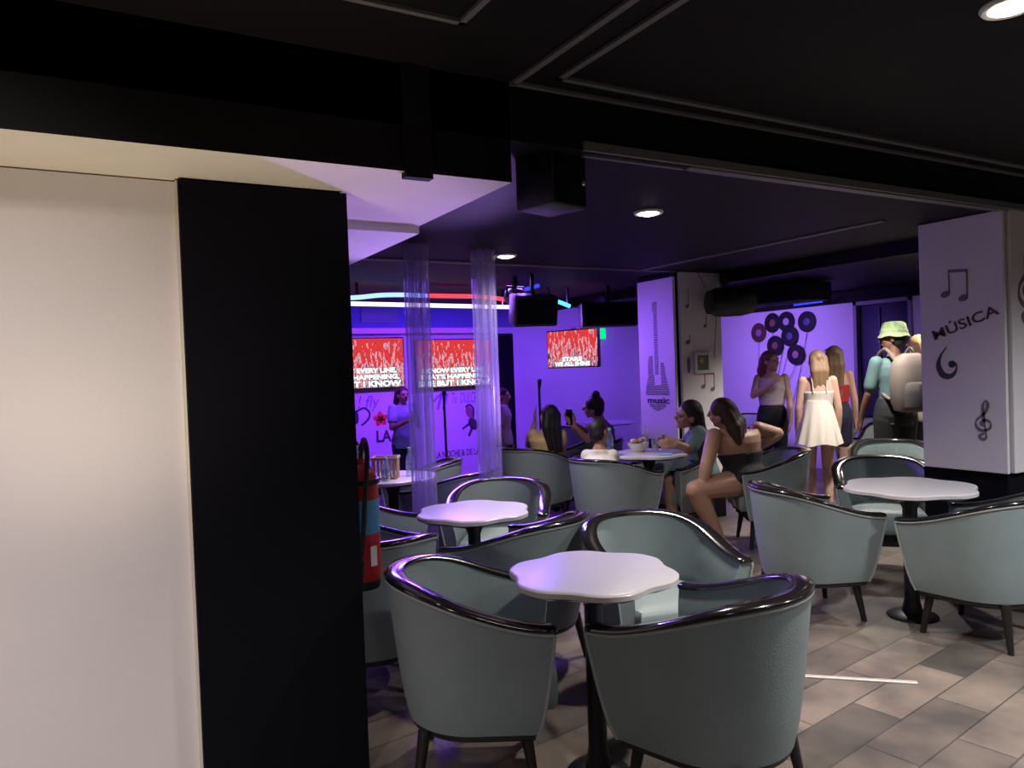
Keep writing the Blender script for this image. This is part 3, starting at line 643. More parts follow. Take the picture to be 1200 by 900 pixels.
# ------------------------------------------------------------------ furniture
A_, L_, ZB, ZA, Z0, TP = .33, .28, .77, .63, .235, .80
def rim_path(n_arm=8, n_arc=28):
    p = [(A_, L_*(1-k/n_arm)) for k in range(n_arm)]
    p += [(A_*math.cos(-PI*k/n_arc), A_*math.sin(-PI*k/n_arc)) for k in range(n_arc+1)]
    p += [(-A_, L_*(k+1)/n_arm) for k in range(n_arm)]
    return p
def rim_z(y): return ZA + (ZB-ZA)*smoothstep((y-L_)/(-A_-L_))
C0 = (L_-A_)/2
def make_chair():
    t = empty('tub_armchair', (0, 0, 0), 0, 'x', 'armchair', 'grey tub armchairs with black rims')
    path = rim_path(); N = len(path)
    def nrm(i):
        a = Vector(path[max(i-1, 0)]); b = Vector(path[min(i+1, N-1)]); d = (b-a).normalized(); return Vector((-d.y, d.x))  # outward?
    bm = bmesh.new(); rings = []
    for i, (x, y) in enumerate(path):
        zt = rim_z(y)-.022; n = nrm(i)
        if n.dot(Vector((x, y-.05))) < 0: n = -n
        ring = []
        for k in range(9):
            h = k/8; s = TP + (1-TP)*(h**.75)
            s -= .015*(1-h)**4
            ring.append(Vector((x*s, C0+(y-C0)*s, Z0+(zt-Z0)*h)))
        th = .062
        for k in range(6):
            h = 1-k/5; zl = .36 + (zt-.36)*h; hh = (zl-Z0)/(zt-Z0); s = TP+(1-TP)*(hh**.75)
            q = Vector((x*s, C0+(y-C0)*s, zl)); th2 = th*(.8+.45*math.sin(PI*min(1, h*.9)))
            q.x -= n.x*th2; q.y -= n.y*th2; ring.append(q)
        rings.append(ring)
    loft(bm, rings, True, True); br_ = obj('backrest', bm, M['leather'], t, angle=50)
    # pale piping below the rim and up the arm fronts
    bm = bmesh.new(); tube(bm, [Vector((x*1.004, C0+(y-C0)*1.004, rim_z(y)-.026)) for x, y in path], .006, 6)
    for sx in (0, N-1):
        x, y = path[sx]; pts = []
        for k in range(9):
            h = k/8; s = TP+(1-TP)*(h**.75)-.015*(1-h)**4; pts.append(Vector((x*s, C0+(y-C0)*s+.003, Z0+(rim_z(y)-.03-Z0)*h)))
        tube(bm, pts, .006, 6)
    obj('piping', bm, M['piping'], br_)
    # lacquered rim
    bm = bmesh.new(); rings = []
    ext = [(path[0][0], path[0][1]+.012)]+path+[(path[-1][0], path[-1][1]+.012)]
    for i, (x, y) in enumerate(ext):
        j = min(max(i-1, 0), N-1); n = nrm(j); n = n if n.dot(Vector((x, y-.05))) > 0 else -n
        z = rim_z(y); e = 1 if 0 < i < len(ext)-1 else .55
        sec = [(.008, -.007), (.010, .003), (.004, .009), (-.03, .011), (-.060, .008), (-.067, .001), (-.063, -.008), (-.03, -.010)]
        mid = -.03
        rings.append([Vector((x+n.x*(mid+(a-mid)*e), y+n.y*(mid+(a-mid)*e), z-.012+b*e)) for a, b in sec])
    loft(bm, rings, True, True); obj('armrest_rim', bm, M['lacquer'], t, angle=60)
    # seat cushion
    bm = bmesh.new(); rings = []
    inner = []
    for i, (x, y) in enumerate(path):
        n = nrm(i); n = n if n.dot(Vector((x, y-.05))) > 0 else -n
        s = TP+(1-TP)*.45; inner.append(Vector((x*s-n.x*.064, C0+(y-C0)*s-n.y*.064)))
    yf = .29; inner = [Vector((inner[0].x*.97, yf))]+inner+[Vector((inner[-1].x*.97, yf))]
    for s, z in ((.93, .30), (.985, .32), (1, .35), (1, .41), (.985, .432), (.93, .447), (.6, .455), (.1, .457)):
        rings.append([Vector((p.x*s, .0+(p.y)*s, z)) for p in inner])
    loft(bm, rings); obj('seat', bm, M['leather'], t)
    # underframe
    bm = bmesh.new(); rings = []
    for s, z in ((TP*.90, Z0-.03), (TP*.95, Z0-.02), (TP*.95, .31), (TP*.8, .315)):
        rings.append([Vector((x*s, C0+(y-C0)*s, z)) for x, y in path])
    loft(bm, rings); obj('seat_frame', bm, M['legwood'], t)
    for sx, sy in ((-1, 1), (1, 1), (-1, -1), (1, -1)):
        x0, y0 = sx*.185, (.17 if sy > 0 else -.185); bm = bmesh.new()
        top = Vector((x0, y0, Z0)); bot = Vector((x0+sx*.035, y0+sy*.035, 0))
        rings = []
        for k in range(4):
            p = top.lerp(bot, k/3); r = .024-.010*k/3
            rings.append([p+Vector((r*math.cos(a), r*math.sin(a), 0)) for a in [2*PI*q/10 for q in range(10)]])
        loft(bm, rings); obj('leg', bm, M['legwood'], t)
    return t
chairs = [
    (1.255, 2.535, -2.1, 'large grey tub armchair in front, beside the black panel, facing right to the nearest table'),
    (1.83, 1.90, .30, 'nearest grey tub armchair, back to us, closest to the floor strip'),
    (2.27, 2.70, 2.92, 'grey tub armchair behind the nearest scalloped table, its inside facing us'),
    (1.91, 3.29, .45, 'grey tub armchair seen from behind between the nearest and the second scalloped tables'),
    (1.13, 3.42, -.05, 'grey tub armchair half hidden behind the red extinguisher, before the second scalloped table'),
    (2.28, 4.22, 2.5, 'grey tub armchair behind the second scalloped table, its inside facing us'),
    (1.45, 4.10, -1.9, 'grey tub armchair with a blue-lit rim just left of the second scalloped table'),
    (2.40, 5.10, .5, 'grey tub armchair directly behind the two clear tubes, beside the crate table'),
    (2.44, 5.84, 1.0, 'grey tub armchair under the microphone stand between the clear tubes'),
    (3.69, 6.10, -1.2, 'grey tub armchair holding the long-haired person in a tan top'),
    (3.70, 4.93, -1.3, 'grey tub armchair holding the child in a white shirt'),
    (4.83, 4.30, 1.0, 'grey tub armchair holding the bare-backed person in black'),
    (3.69, 2.99, -2.0, 'grey tub armchair left of the right-hand scalloped table, its back to us'),
    (4.11, 2.235, .1, 'grey tub armchair in front of the right-hand scalloped table, nearest the column'),
    (4.83, 3.27, 2.3, 'grey tub armchair behind the right-hand scalloped table, pale-rimmed, inside facing us'),
    (5.90, 3.92, 2.2, 'grey tub armchair in front of the person with the backpack'),
    (4.81, 1.90, 1.7, 'grey tub armchair below the MUSICA panel at the frame edge'),
    (8.0, 5.62, 2.0, 'distant grey tub armchair behind the girl in the white dress'),
    (7.55, 5.0, 2.0, 'distant grey tub armchair in front of the navy door'),
    (4.50, 4.99, 1.57, 'grey tub armchair under the person in the grey-teal shirt'),
    (4.46, 6.25, 1.3, 'grey tub armchair under the person filming with a phone'),
    (5.45, 7.9, -1.6, 'distant grey tub armchair by the purple wall, left of the far table'),
    (7.0, 7.6, 2.6, 'distant grey tub armchair by the purple wall, close to the guitar column'),
    (7.75, 7.3, 1.7, 'distant grey tub armchair below the hanging records'),
]
proto = None
for x, y, rz, lab in chairs:
    if proto is None:
        proto = make_chair(); proto.location = (x, y, 0); proto.rotation_euler = (0, 0, rz); proto['label'] = lab
    else: dup(proto, (x, y, 0), rz, lab)

def scallop(R, amp=.078, n=96, k=6):
    return [(R*(.985+amp*(1-1.75*abs(math.sin(k*a/2))**3.2)*.75), a) for a in [2*PI*i/n for i in range(n)]]
def make_table(R, name='scalloped_table'):
    t = empty(name, (0, 0, 0), 0, 'x', 'table', 'white scalloped lounge tables')
    prof = scallop(R); bm = bmesh.new(); rings = []
    for s, z in ((-.012, .722), (0, .728), (.0, .744), (-.005, .749), (-.014, .751)):
        rings.append([Vector(((r+s)*math.cos(a-PI/6), (r+s)*math.sin(a-PI/6), z)) for r, a in prof])
    loft(bm, rings); obj('tabletop', bm, M['tabletop'], t)
    bm = bmesh.new(); rings = []
    for s, z in ((-.10, .708), (-.03, .712), (-.012, .7215)):
        rings.append([Vector(((r+s)*math.cos(a-PI/6), (r+s)*math.sin(a-PI/6), z)) for r, a in prof])
    loft(bm, rings); obj('underside', bm, M['lacquer'], t)
    bm = bmesh.new(); lathe(bm, [(0, .01), (.05, .01), (.045, .05), (.035, .10), (.034, .62), (.06, .69), (.10, .709), (0, .709)], (0, 0, 0), 28); obj('pedestal', bm, M['blackmetal'], t)
    bm = bmesh.new(); lathe(bm, [(0, 0), (.113, 0), (.118, .006), (.11, .014), (.05, .03), (0, .03)], (0, 0, 0), 36); obj('base', bm, M['blackmetal'], t)
    return t
tb = make_table(.300)
def align(x, y): return math.atan2(y, x)
va = math.atan2(-RT.y, -RT.x)
for i, (x, y, rz, s, lab) in enumerate([
    (1.59, 2.245, va+.16, 1.0, 'white scalloped table nearest to us between two front armchairs'),
    (1.79, 3.605, va, 1.0, 'purple-lit white scalloped table in front of the clear tubes'),
    (4.07, 2.60, va+PI/6, 1.15, 'white scalloped table below the MUSICA panel'),
    (4.13, 4.95, va+.2, 1.08, 'white scalloped table with bowl and drinks in the middle group'),
    (1.92, 5.16, va, 1.05, 'white scalloped table carrying the slatted crate behind the extinguisher'),
    (6.05, 8.05, va, 1.15, 'far white scalloped table by the purple back wall'),
]):
    o = tb if i == 0 else dup(tb, (x, y, 0), rz, lab)
    o.location = (x, y, 0); o.rotation_euler = (0, 0, rz); o['label'] = lab; o.scale = (s, s, 1)

# clear fluted tubes
for i, (x, y, lab) in enumerate(((1.93, 4.60, 'clear fluted tube column nearer the black panel'), (2.46, 4.66, 'clear fluted tube column further from the black panel, beside the ceiling lamp'))):
    t = empty('fluted_tube', (x, y, 0), 0, lab, 'tube column', 'clear fluted tube columns')
    bm = bmesh.new(); lathe(bm, [(.075, .03), (.077, .6), (.078, 1.2), (.078, 1.8), (.078, HF-.002)], (0, 0, 0), 112, None, lambda a, z: 1+.10*math.cos(10*a))
    # open ends, inner wall
    bmesh.ops.delete(bm, geom=[f for f in bm.faces if abs(f.normal.z) > .9 or len(f.verts) > 8], context='FACES')
    obj('tube', bm, M['tube'], t)
    bm = bmesh.new(); lathe(bm, [(0, 0), (.10, 0), (.10, .025), (.09, .035), (0, .035)], (0, 0, 0), 32); obj('base_plate', bm, M['blackmetal'], t)
    for k in range(5):
        a = 2*PI*k/5; bm = bmesh.new(); tube(bm, [(.045*math.cos(a), .045*math.sin(a), .036), (.045*math.cos(a), .045*math.sin(a), HF-.003)], .012, 10); obj('inner_rod', bm, M['tube'], t)

# fire extinguisher on the end of the near wall
ex_ = empty('fire_extinguisher', (.972, 3.0, .63), -.5, 'red fire extinguisher with a blue label on the edge of the black panel wall', 'fire extinguisher')
bm = bmesh.new(); lathe(bm, [(0, .01), (.06, .01), (.072, .03), (.075, .06), (.075, .40), (.068, .45), (.045, .49), (.025, .505), (.022, .53), (0, .53)], (0, 0, 0), 32); obj('cylinder', bm, M['red'], ex_)
bm = bmesh.new(); lathe(bm, [(.0758, .22), (.0762, .222), (.0762, .355), (.0758, .357)], (0, 0, 0), 32); obj('blue_label', bm, M['bluelabel'], ex_)
bm = bmesh.new(); lathe(bm, [(0, -.01), (.064, -.01), (.07, .0), (.07, .035), (0, .035)], (0, 0, 0), 32); obj('base_ring', bm, M['plastic'], ex_)
bm = bmesh.new(); lathe(bm, [(0, .525), (.028, .525), (.028, .565), (.018, .58), (0, .58)], (0, 0, 0), 20); obj('valve', bm, M['chrome'], ex_)
bm = bmesh.new(); tube(bm, [(.0, 0, .575), (-.02, -.03, .61), (-.05, -.07, .625)], .009); tube(bm, [(0, 0, .56), (-.03, -.04, .575), (-.055, -.075, .575)], .008); obj('handle', bm, M['plastic'], ex_)
bm = bmesh.new(); tube(bm, catmull([(.015, -.02, .555), (.035, -.06, .605), (.05, -.085, .54), (.035, -.092, .36), (.02, -.092, .2), (.0, -.088, .12)], 8), .011); obj('hose', bm, M['plastic'], ex_)
bm = bmesh.new(); lathe(bm, [(0, 0), (.014, 0), (.024, .09), (0, .09)], (0, -.088, .03), 16); obj('nozzle', bm, M['plastic'], ex_)
bm = bmesh.new(); lohi(bm, (-.084, -.03, .36), (-.078, .03, .5), .002); lathe(bm, [(.078, .42), (.081, .42), (.081, .44), (.078, .44)], (0, 0, 0), 28); obj('wall_bracket', bm, M['blackmetal'], ex_)
bm = bmesh.new(); box(bm, (.056, -.053, .13), (.03, .002, .08), Matrix.Rotation(math.radians(45), 3, 'Z')); obj('white_tag', bm, M['whitelabel'], ex_)

# crate and bottles on the small table
cr = empty('slatted_crate', (1.85, 5.10, .7525), va, 'small slatted wooden crate on the table behind the extinguisher', 'crate')
bm = bmesh.new(); lohi(bm, (-.085, -.065, 0), (.085, .065, .012)); obj('bottom', bm, M['wood'], cr)
for sy in (-1, 1):
    bm = bmesh.new()
    for k in range(6): box(bm, (-.07+k*.028, sy*.065, .075), (.017, .008, .15), None, .001)
    obj('side_panel', bm, M['wood'], cr)
for sx in (-1, 1):
    bm = bmesh.new()
    for k in range(4): box(bm, (sx*.085, -.048+k*.032, .075), (.008, .018, .15), None, .001)
    obj('side_panel', bm, M['wood'], cr)
bm = bmesh.new()
for sy in (-1, 1): box(bm, (0, sy*.068, .145), (.19, .012, .02), None, .002)
for sx in (-1, 1): box(bm, (sx*.089, 0, .145), (.012, .13, .02), None, .002)
obj('rim_frame', bm, M['wood'], cr)
def bottle(loc, label, h=.2, r=.031):
    b = empty('water_bottle', loc, 0, label, 'bottle', 'clear water bottles')
    bm = bmesh.new(); lathe(bm, [(0, 0), (r*.9, 0), (r, .008), (r, h*.2), (r*.94, h*.25), (r, h*.3), (r, h*.55), (r*.8, h*.68), (r*.42, h*.82), (r*.4, h*.9), (0, h*.9)], (0, 0, 0), 24); obj('body', bm, M['bottle'], b)
    bm = bmesh.new(); lathe(bm, [(0, h*.89), (r*.48, h*.89), (r*.48, h), (0, h)], (0, 0, 0), 16); obj('cap', bm, mat('cap_teal', (.25, .6, .65), .4), b)
    bm = bmesh.new(); lathe(bm, [(r*1.01, h*.32), (r*1.02, h*.325), (r*1.02, h*.5), (r*1.01, h*.505)], (0, 0, 0), 24); obj('paper_band', bm, M['bottle'], b)
    return b
bottle((1.80, 4.97, .7525), 'clear water bottle standing in front of the slatted crate', .165, .03)
bottle((2.03, 5.09, .7525), 'taller clear water bottle with a pale cap right of the crate', .205, .031)
bottle(atZ(715, 530, .7525)+Vector((0, .0, 0)), 'clear bottle on the drinks table nearest the child', .21, .031)
# drinks table
def tz(x, y): p = atZ(x, y, .7525); return p
bw = empty('bread_bowl', tz(748, 529), 0, 'cream bowl heaped with wrapped food on the drinks table', 'bowl')
bm = bmesh.new(); lathe(bm, [(0, 0), (.05, 0), (.055, .008), (.085, .05), (.09, .075), (.084, .075), (.075, .045), (0, .02)], (0, 0, 0), 32); obj('bowl', bm, M['ceramic'], bw)
for k in range(7):
    a = k*2.4; bm = bmesh.new(); ellipsoid(bm, (.04*math.cos(a)*(k > 0), .04*math.sin(a)*(k > 0), .075+.012*(k % 3)), (.03, .024, .024)); obj('bread_roll', bm, M['ceramic' if k % 2 else 'wood'], bw)
def tumbler(loc, label, h, r, straws):
    g = empty('drinking_glass', loc, 0, label, 'glass', 'drinking glasses on the drinks table')
    bm = bmesh.new(); lathe(bm, [(0, 0), (r*.8, 0), (r*.82, .01), (r, h), (r*.94, h), (r*.76, .015), (0, .014)], (0, 0, 0), 24); obj('bowl', bm, M['glass'], g)
    for k in range(straws):
        bm = bmesh.new(); a = k*1.9+.3; tube(bm, [(0, 0, .02), (.03*math.cos(a), .03*math.sin(a), h), (.055*math.cos(a), .055*math.sin(a), h+.07)], .004, 6); obj('straw', bm, M['straw'], g)
    return g
tumbler(tz(757, 525.5), 'straw-filled tall glass behind the cream bowl', .13, .032, 3)
tumbler(tz(768, 529.5), 'clear tumbler standing right of the cream bowl', .12, .035, 1)
bm = bmesh.new(); box(bm, (0, 0, .004), (.17, .11, .006), None, .002); o = obj('menu_card', bm, M['menu'], None, tz(781, 532)); o.rotation_euler = (0, 0, .7); tag(o, 'pale blue menu card lying on the drinks table edge', 'menu')

# microphone stands
def mic_stand(loc, h, label):
    t = empty('microphone_stand', loc, 0, label, 'microphone stand', 'microphone stands')
    bm = bmesh.new(); lathe(bm, [(0, 0), (.13, 0), (.13, .012), (.04, .03), (0, .03)], (0, 0, 0), 28); obj('base', bm, M['blackmetal'], t)
    bm = bmesh.new(); tube(bm, [(0, 0, .028), (-.01, 0, h-.1)], .014, 10); obj('pole', bm, M['blackmetal'], t)
    bm = bmesh.new(); capsule(bm, (-.01, 0, h-.11), (-.014, -.02, h-.02), .014, .024); obj('microphone', bm, M['plastic'], t)
    return t
p = atD(520.5, 450, 8.2); mic_stand((p.x, p.y, 0), 1.29, 'black microphone stand in front of the stage mural')
p = atD(632.5, 450, 8.0); mic_stand((p.x, p.y, 0), 1.38, 'black microphone stand above the raised hand by the purple wall')

# records on the right wall
RX = XR-.006
recs = [(889, 390, 'vinyl_brown', 'label_lilac', 'red-brown record, lowest on the left of the wall cluster'), (905, 378.5, 'vinyl', 'label_brown', 'dark record with a brown label at the top left of the cluster'),
        (921, 377, 'vinyl', 'label_grey', 'black record with a pale lilac label at the top middle of the cluster'), (945, 377, 'vinyl', 'label_blue', 'black record with a blue label, set apart on the right'),
        (925, 394, 'vinyl', 'label_blue', 'dark record below the top middle one in the cluster'), (908, 405, 'vinyl', 'label_brown', 'dark record with a reddish centre above the crossed-arms person'),
        (932, 415.5, 'vinyl', 'label_pink', 'black record with a pink label, lowest of the cluster')]
for i, (x, y, m1, m2, lab) in enumerate(recs):
    p = atX(x, y, RX-.006*i); r = empty('vinyl_record', p, 0, lab, 'record', 'vinyl records hung on the purple wall')
    bm = bmesh.new(); lathe(bm, [(.008, -.002), (.14, -.002), (.142, 0), (.14, .002), (.06, .0015), (.05, .0022), (.008, .0022)], (0, 0, 0), 40, (-1, 0, 0)); obj('disc', bm, M[m1], r)
    bm = bmesh.new(); lathe(bm, [(.008, .0023), (.052, .0023), (.05, .0032), (.008, .0032)], (0, 0, 0), 28, (-1, 0, 0)); obj('paper_centre', bm, M[m2], r)
    q = atX(900+(x-900)*.45, 507, RX-.004); d = q-p; bm = bmesh.new()
    tube(bm, catmull([(0.006, 0, -.13), d*.5+Vector((0, .05*(-1)**i, 0)), d], 8), .004, 5); obj('string', bm, M['string'], r)
PR = Plane2D(atX(880, 478, RX), (0, -1, 0), (0, 0, 1))
wd = empty('wall_silhouette', atX(880, 478, RX), 0, 'brown painted silhouette low on the records wall, behind the crossed-arms person', 'wall painting')
bm = bmesh.new(); PR.ell(bm, -.03, .28, .09, .13, .3); PR.stroke(bm, [(.0, .2), (.10, .02), (.16, -.05)], .13); PR.stroke(bm, [(.09, .1), (.10, .5)], .035); PR.stroke(bm, [(-.06, .2), (-.03, .02)], .03)
mk('painted_shape', bm, M['vinyl_brown'], wd)
# strip lying on the floor
a, b = atZ(940, 790.5, .01), atZ(1075, 798.5, .01)
fs = empty('cable_cover', (a+b)/2*1.0, math.atan2(b.y-a.y, b.x-a.x), 'thin white cable cover strip lying across the floor', 'cable cover'); fs.location.z = 0
Ln = (b-a).length; bm = bmesh.new(); lohi(bm, (-Ln/2, -.013, 0), (Ln/2, .013, .008), .003); obj('cover', bm, M['white'], fs)
bm = bmesh.new(); lohi(bm, (-Ln/2+.004, -.003, .0078), (Ln/2-.004, .003, .0092)); obj('groove', bm, M['wood'], fs)

# ------------------------------------------------------------------ people
def remesh(bm, voxel, smooth=4, fac=.5):
    me = bpy.data.meshes.new('r'); bm.to_mesh(me); bm.free()
    o = bpy.data.objects.new('r', me); COL.objects.link(o)
    md = o.modifiers.new('r', 'REMESH'); md.mode = 'VOXEL'; md.voxel_size = voxel; md.use_smooth_shade = True
    sm = o.modifiers.new('s', 'SMOOTH'); sm.iterations = smooth; sm.factor = fac
    dg = bpy.context.evaluated_depsgraph_get()
    out = bpy.data.meshes.new_from_object(o.evaluated_get(dg))
    bpy.data.objects.remove(o); bpy.data.meshes.remove(me)
    out.materials.clear()
    out.polygons.foreach_set('use_smooth', [True]*len(out.polygons))
    return out
def ering(c, lat, fwd, rx, ry, n=24):
    return [c + lat*math.cos(2*PI*i/n)*rx + fwd*math.sin(2*PI*i/n)*ry for i in range(n)]
def hand(bm, wrist, d, nrm, s, side=1, curl=.5):
    """palm + five fingers. d: pointing direction, nrm: back-of-hand normal"""
    d = d.normalized(); nrm = (nrm-d*nrm.dot(d)).normalized(); lat = d.cross(nrm)*side
    kn = []
    for k in range(4):
        o = (k-1.5)*.020*s; base = wrist+lat*o*.55; kp = wrist+d*(.088-.006*abs(k-1.2))*s+lat*o
        capsule(bm, base, kp, .014*s, .0115*s, 8); kn.append(kp)
    ln = (.062, .074, .069, .052)
    for k in range(4):
        l = ln[k]*s; c1, c2 = curl*.7, curl*1.5
        d1 = (d*math.cos(c1)-nrm*math.sin(c1)+lat*(k-1.5)*.05).normalized(); d2 = d*math.cos(c2)-nrm*math.sin(c2)
        m1 = kn[k]+d1*l*.55; capsule(bm, kn[k], m1, .0098*s, .009*s, 8); capsule(bm, m1, m1+d2*l*.5, .009*s, .0075*s, 8)
    t0 = wrist+d*.03*s-lat*.024*s; td = (d*.75-lat*.62-nrm*.25).normalized(); t1 = t0+td*.042*s
    capsule(bm, t0, t1, .0135*s, .0105*s, 8); capsule(bm, t1, t1+(d*.93-lat*.2-nrm*.3).normalized()*.032*s, .0105*s, .008*s, 8)
def head(bm, c, f, up, s):
    f = f.normalized(); lat = f.cross(up).normalized(); up = lat.cross(f).normalized(); R = Matrix((lat, f, up)).transposed()
    def P(x, y, z): return c + R @ Vector((x, y, z))*s
    ellipsoid(bm, P(0, -.012, .025), (.076*s, .094*s, .088*s), R)
    ellipsoid(bm, P(0, .022, -.035), (.060*s, .066*s, .078*s), R)
    capsule(bm, P(0, .055, -.095), P(0, .045, -.07), .026*s, .036*s)          # chin
    capsule(bm, P(0, .083, .012), P(0, .106, -.022), .009*s, .015*s)          # nose
    capsule(bm, P(-.018, .082, -.052), P(.018, .082, -.052), .011*s, .011*s)  # lips
    capsule(bm, P(-.045, .072, .026), P(.045, .072, .026), .014*s, .014*s)    # brow
    for sx in (-1, 1):
        ellipsoid(bm, P(sx*.077, -.005, -.01), (.010*s, .02*s, .033*s), R)
        ellipsoid(bm, P(sx*.04, .062, -.025), (.022*s, .02*s, .02*s), R)
    return R, P
V3 = Vector
def person(base, label, J, f, skin, hair=None, s=1.0, girth=1.0, sleeve=None, shoes=None, hf=None, curl=(.5, .5), hand_dir=(None, None), eyes=True, neckup=None, vox=.0085):
    """J: world joints: head, neck, chest, waist, pelvis, and pairs shoulder, elbow, wrist, hip, knee, ankle (left, right)"""
    base = V3(base); root = empty('person', base, 0, label, 'person')
    J = {k: ([V3(p)-base for p in v] if isinstance(v, (list, tuple)) else V3(v)-base) for k, v in J.items()}
    f = V3(f).normalized(); hf = V3(hf).normalized() if hf is not None else f
    g = girth*s
    shl = (J['shoulder'][1]-J['shoulder'][0]).normalized(); hpl = (J['hip'][1]-J['hip'][0]).normalized()
    upc = (J['neck']-J['waist']).normalized(); sf = upc.cross(shl).normalized()
    upp = (J['waist']-J['pelvis']).normalized(); pf_ = upp.cross(hpl).normalized()
    mid = (J['shoulder'][0]+J['shoulder'][1])/2; sw = (J['shoulder'][1]-J['shoulder'][0]).length/2
    ml = (shl+hpl).normalized(); mf = (sf+pf_).normalized()
    ch = J['chest']
    R_ = [(J['pelvis']-upp*.09*s, hpl, pf_, .12*g, .10*g), (J['pelvis'], hpl, pf_, .162*g, .118*g), (J['pelvis'].lerp(J['waist'], .55), ml, mf, .15*g, .108*g), (J['waist'], ml, mf, .125*g, .092*g),
          (ch.lerp(J['waist'], .4), shl, sf, .138*g, .102*g), (ch, shl, sf, .155*g, .112*g), (ch.lerp(mid, .6), shl, sf, max(.13*g, sw*.93), .10*g), (mid, shl, sf, max(.11*g, sw*.86), .075*g), (mid.lerp(J['neck'], .6), shl, sf, .075*s, .06*s), (J['neck'], shl, sf, .052*s, .054*s)]
    bm = bmesh.new(); loft(bm, [ering(*r) for r in R_])
    up = (J['head']-J['neck']).normalized() if neckup is None else V3(neckup)
    capsule(bm, J['neck']-up*.04*s, J['head']-up*.03*s-hf*.01*s, .054*s, .05*s)
    R, P = head(bm, J['head'], hf, up, s)
    for i in (0, 1):
        sg = -1 if i == 0 else 1
        a, b, c = J['shoulder'][i], J['elbow'][i], J['wrist'][i]
        capsule(bm, a, b, .047*g, .037*g); capsule(bm, b, b.lerp(c, .35), .037*g, .038*g); capsule(bm, b.lerp(c, .35), c, .038*g, .025*g)
        hd = (c-b) if hand_dir[i] is None else V3(hand_dir[i])
        nn = (shl*sg if abs(hd.normalized().dot(shl)) < .8 else -sf)
        hand(bm, c, hd, nn, s, sg, curl[i])
        a, b, c = J['hip'][i], J['knee'][i], J['ankle'][i]
        capsule(bm, a, b, .082*g, .055*g); capsule(bm, b, b.lerp(c, .33), .053*g, .054*g); capsule(bm, b.lerp(c, .33), c, .054*g, .036*g)
        sh = (c-b).normalized(); ft = f-sh*f.dot(sh)
        if 'toe' in J: ft = J['toe'][i]-c
        ft = V3((ft.x, ft.y, 0)); ft = ft.normalized() if ft.length > .01 else f
        heel = V3((c.x, c.y, 0))-ft*.035*s; heel.z = c.z-.045*s
        capsule(bm, c, heel, .036*s, .032*s); toe = heel+ft*.17*s; capsule(bm, heel, toe, .033*s, .030*s, 12, (0, 0, 1), .8)
        capsule(bm, c-V3((0, 0, .01)), heel.lerp(toe, .6), .035*s, .03*s)
        if shoes:
            b2 = bmesh.new(); capsule(b2, heel-V3((0, 0, .006)), toe+ft*.012, .040*s, .038*s, 12, (0, 0, 1), .85); capsule(b2, c-sh*.0, heel.lerp(toe, .4), .043*s, .03*s)
            me = remesh(b2, .009); link('shoe', me, M[shoes], root)
    me = remesh(bm, vox); link('body', me, M[skin], root)
    if eyes:
        for sx in (-1, 1):
            b2 = bmesh.new(); ellipsoid(b2, P(sx*.03, .082, .004), (.012*s, .006*s, .007*s), R, 12, 8); obj('eye', b2, M['eye'], root)
    return root, J, R, P, R_, dict(s=s, g=g, sf=sf, shl=shl, mid=mid, upp=upp, hpl=hpl, pf=pf_)
def part_mesh(root, name, bm, m, vox=.010, sm=3): me = remesh(bm, vox, sm); return link(name, me, M[m], root)
def shirt(pr, m, sleeve=.5, k0=1, k1=9, grow=.014, name='shirt', long=False, hem=0):
    root, J, R, P, R_, q = pr; bm = bmesh.new()
    rr = [ering(c, l, f, rx+grow, ry+grow) for c, l, f, rx, ry in R_[k0:k1]]
    if hem: rr = [[p-q['upp']*hem for p in rr[0]]]+rr
    loft(bm, rr)
    if sleeve:
        for i in (0, 1):
            a, b = J['shoulder'][i], J['elbow'][i]; capsule(bm, a, a.lerp(b, sleeve), .047*q['g']+grow, .043*q['g']+grow*1.2)
    return part_mesh(root, name, bm, m)
def pants(pr, m, leg=1.0, grow=.013, name='trousers'):
    root, J, R, P, R_, q = pr; bm = bmesh.new()
    loft(bm, [ering(c, l, f, rx+grow, ry+grow) for c, l, f, rx, ry in R_[0:4]])
    for i in (0, 1):
        a, b, c = J['hip'][i], J['knee'][i], J['ankle'][i]
        if leg <= .5: capsule(bm, a, a.lerp(b, leg*2), .082*q['g']+grow, .066*q['g']+grow)
        else:
            capsule(bm, a, b, .082*q['g']+grow, .055*q['g']+grow); capsule(bm, b, b.lerp(c, (leg-.5)*2), .055*q['g']+grow, .045*q['g']+grow)
    return part_mesh(root, name, bm, m)
def cap_hair(pr, m, long=0, width=1.0, bun=None, back=.0, drop=None, vox=.009):
    root, J, R, P, R_, q = pr; s = q['s']; bm = bmesh.new()
    ellipsoid(bm, P(0, -.022, .036), (.085*s, .098*s, .092*s), R)
    ellipsoid(bm, P(0, -.045, -.01), (.080*s, .07*s, .09*s), R)
    if long:
        d = drop if drop is not None else V3((0, 0, -1)); d = V3(d).normalized()
        for sx, ll in ((-.045, .9), (0, 1), (.045, .92)):
            a = P(sx, -.075, -.02); b = P(sx*1.15, -.10, -.10); capsule(bm, P(sx, -.06, .03), a, .05*s, .05*s); capsule(bm, a, b, .05*s, .048*s); capsule(bm, b, b+d*(long*ll), .046*s*width, .022*s*width)
    if bun: ellipsoid(bm, P(*bun), (.045*s, .045*s, .05*s), R)
    return part_mesh(root, 'hair', bm, m, vox)
def std_legs(pel, f, s, spread=.085, bend=.02, hipz=None):
    f = V3(f).normalized(); l = V3((f.y, -f.x, 0)); H = []
    hp = [pel-l*spread*s-V3((0, 0, .03*s)), pel+l*spread*s-V3((0, 0, .03*s))]
    kn = [V3((h.x, h.y, h.z*.53))+f*bend*2 for h in hp]; an = [V3((h.x, h.y, .075*s))-f*bend for h in hp]
    return hp, kn, an
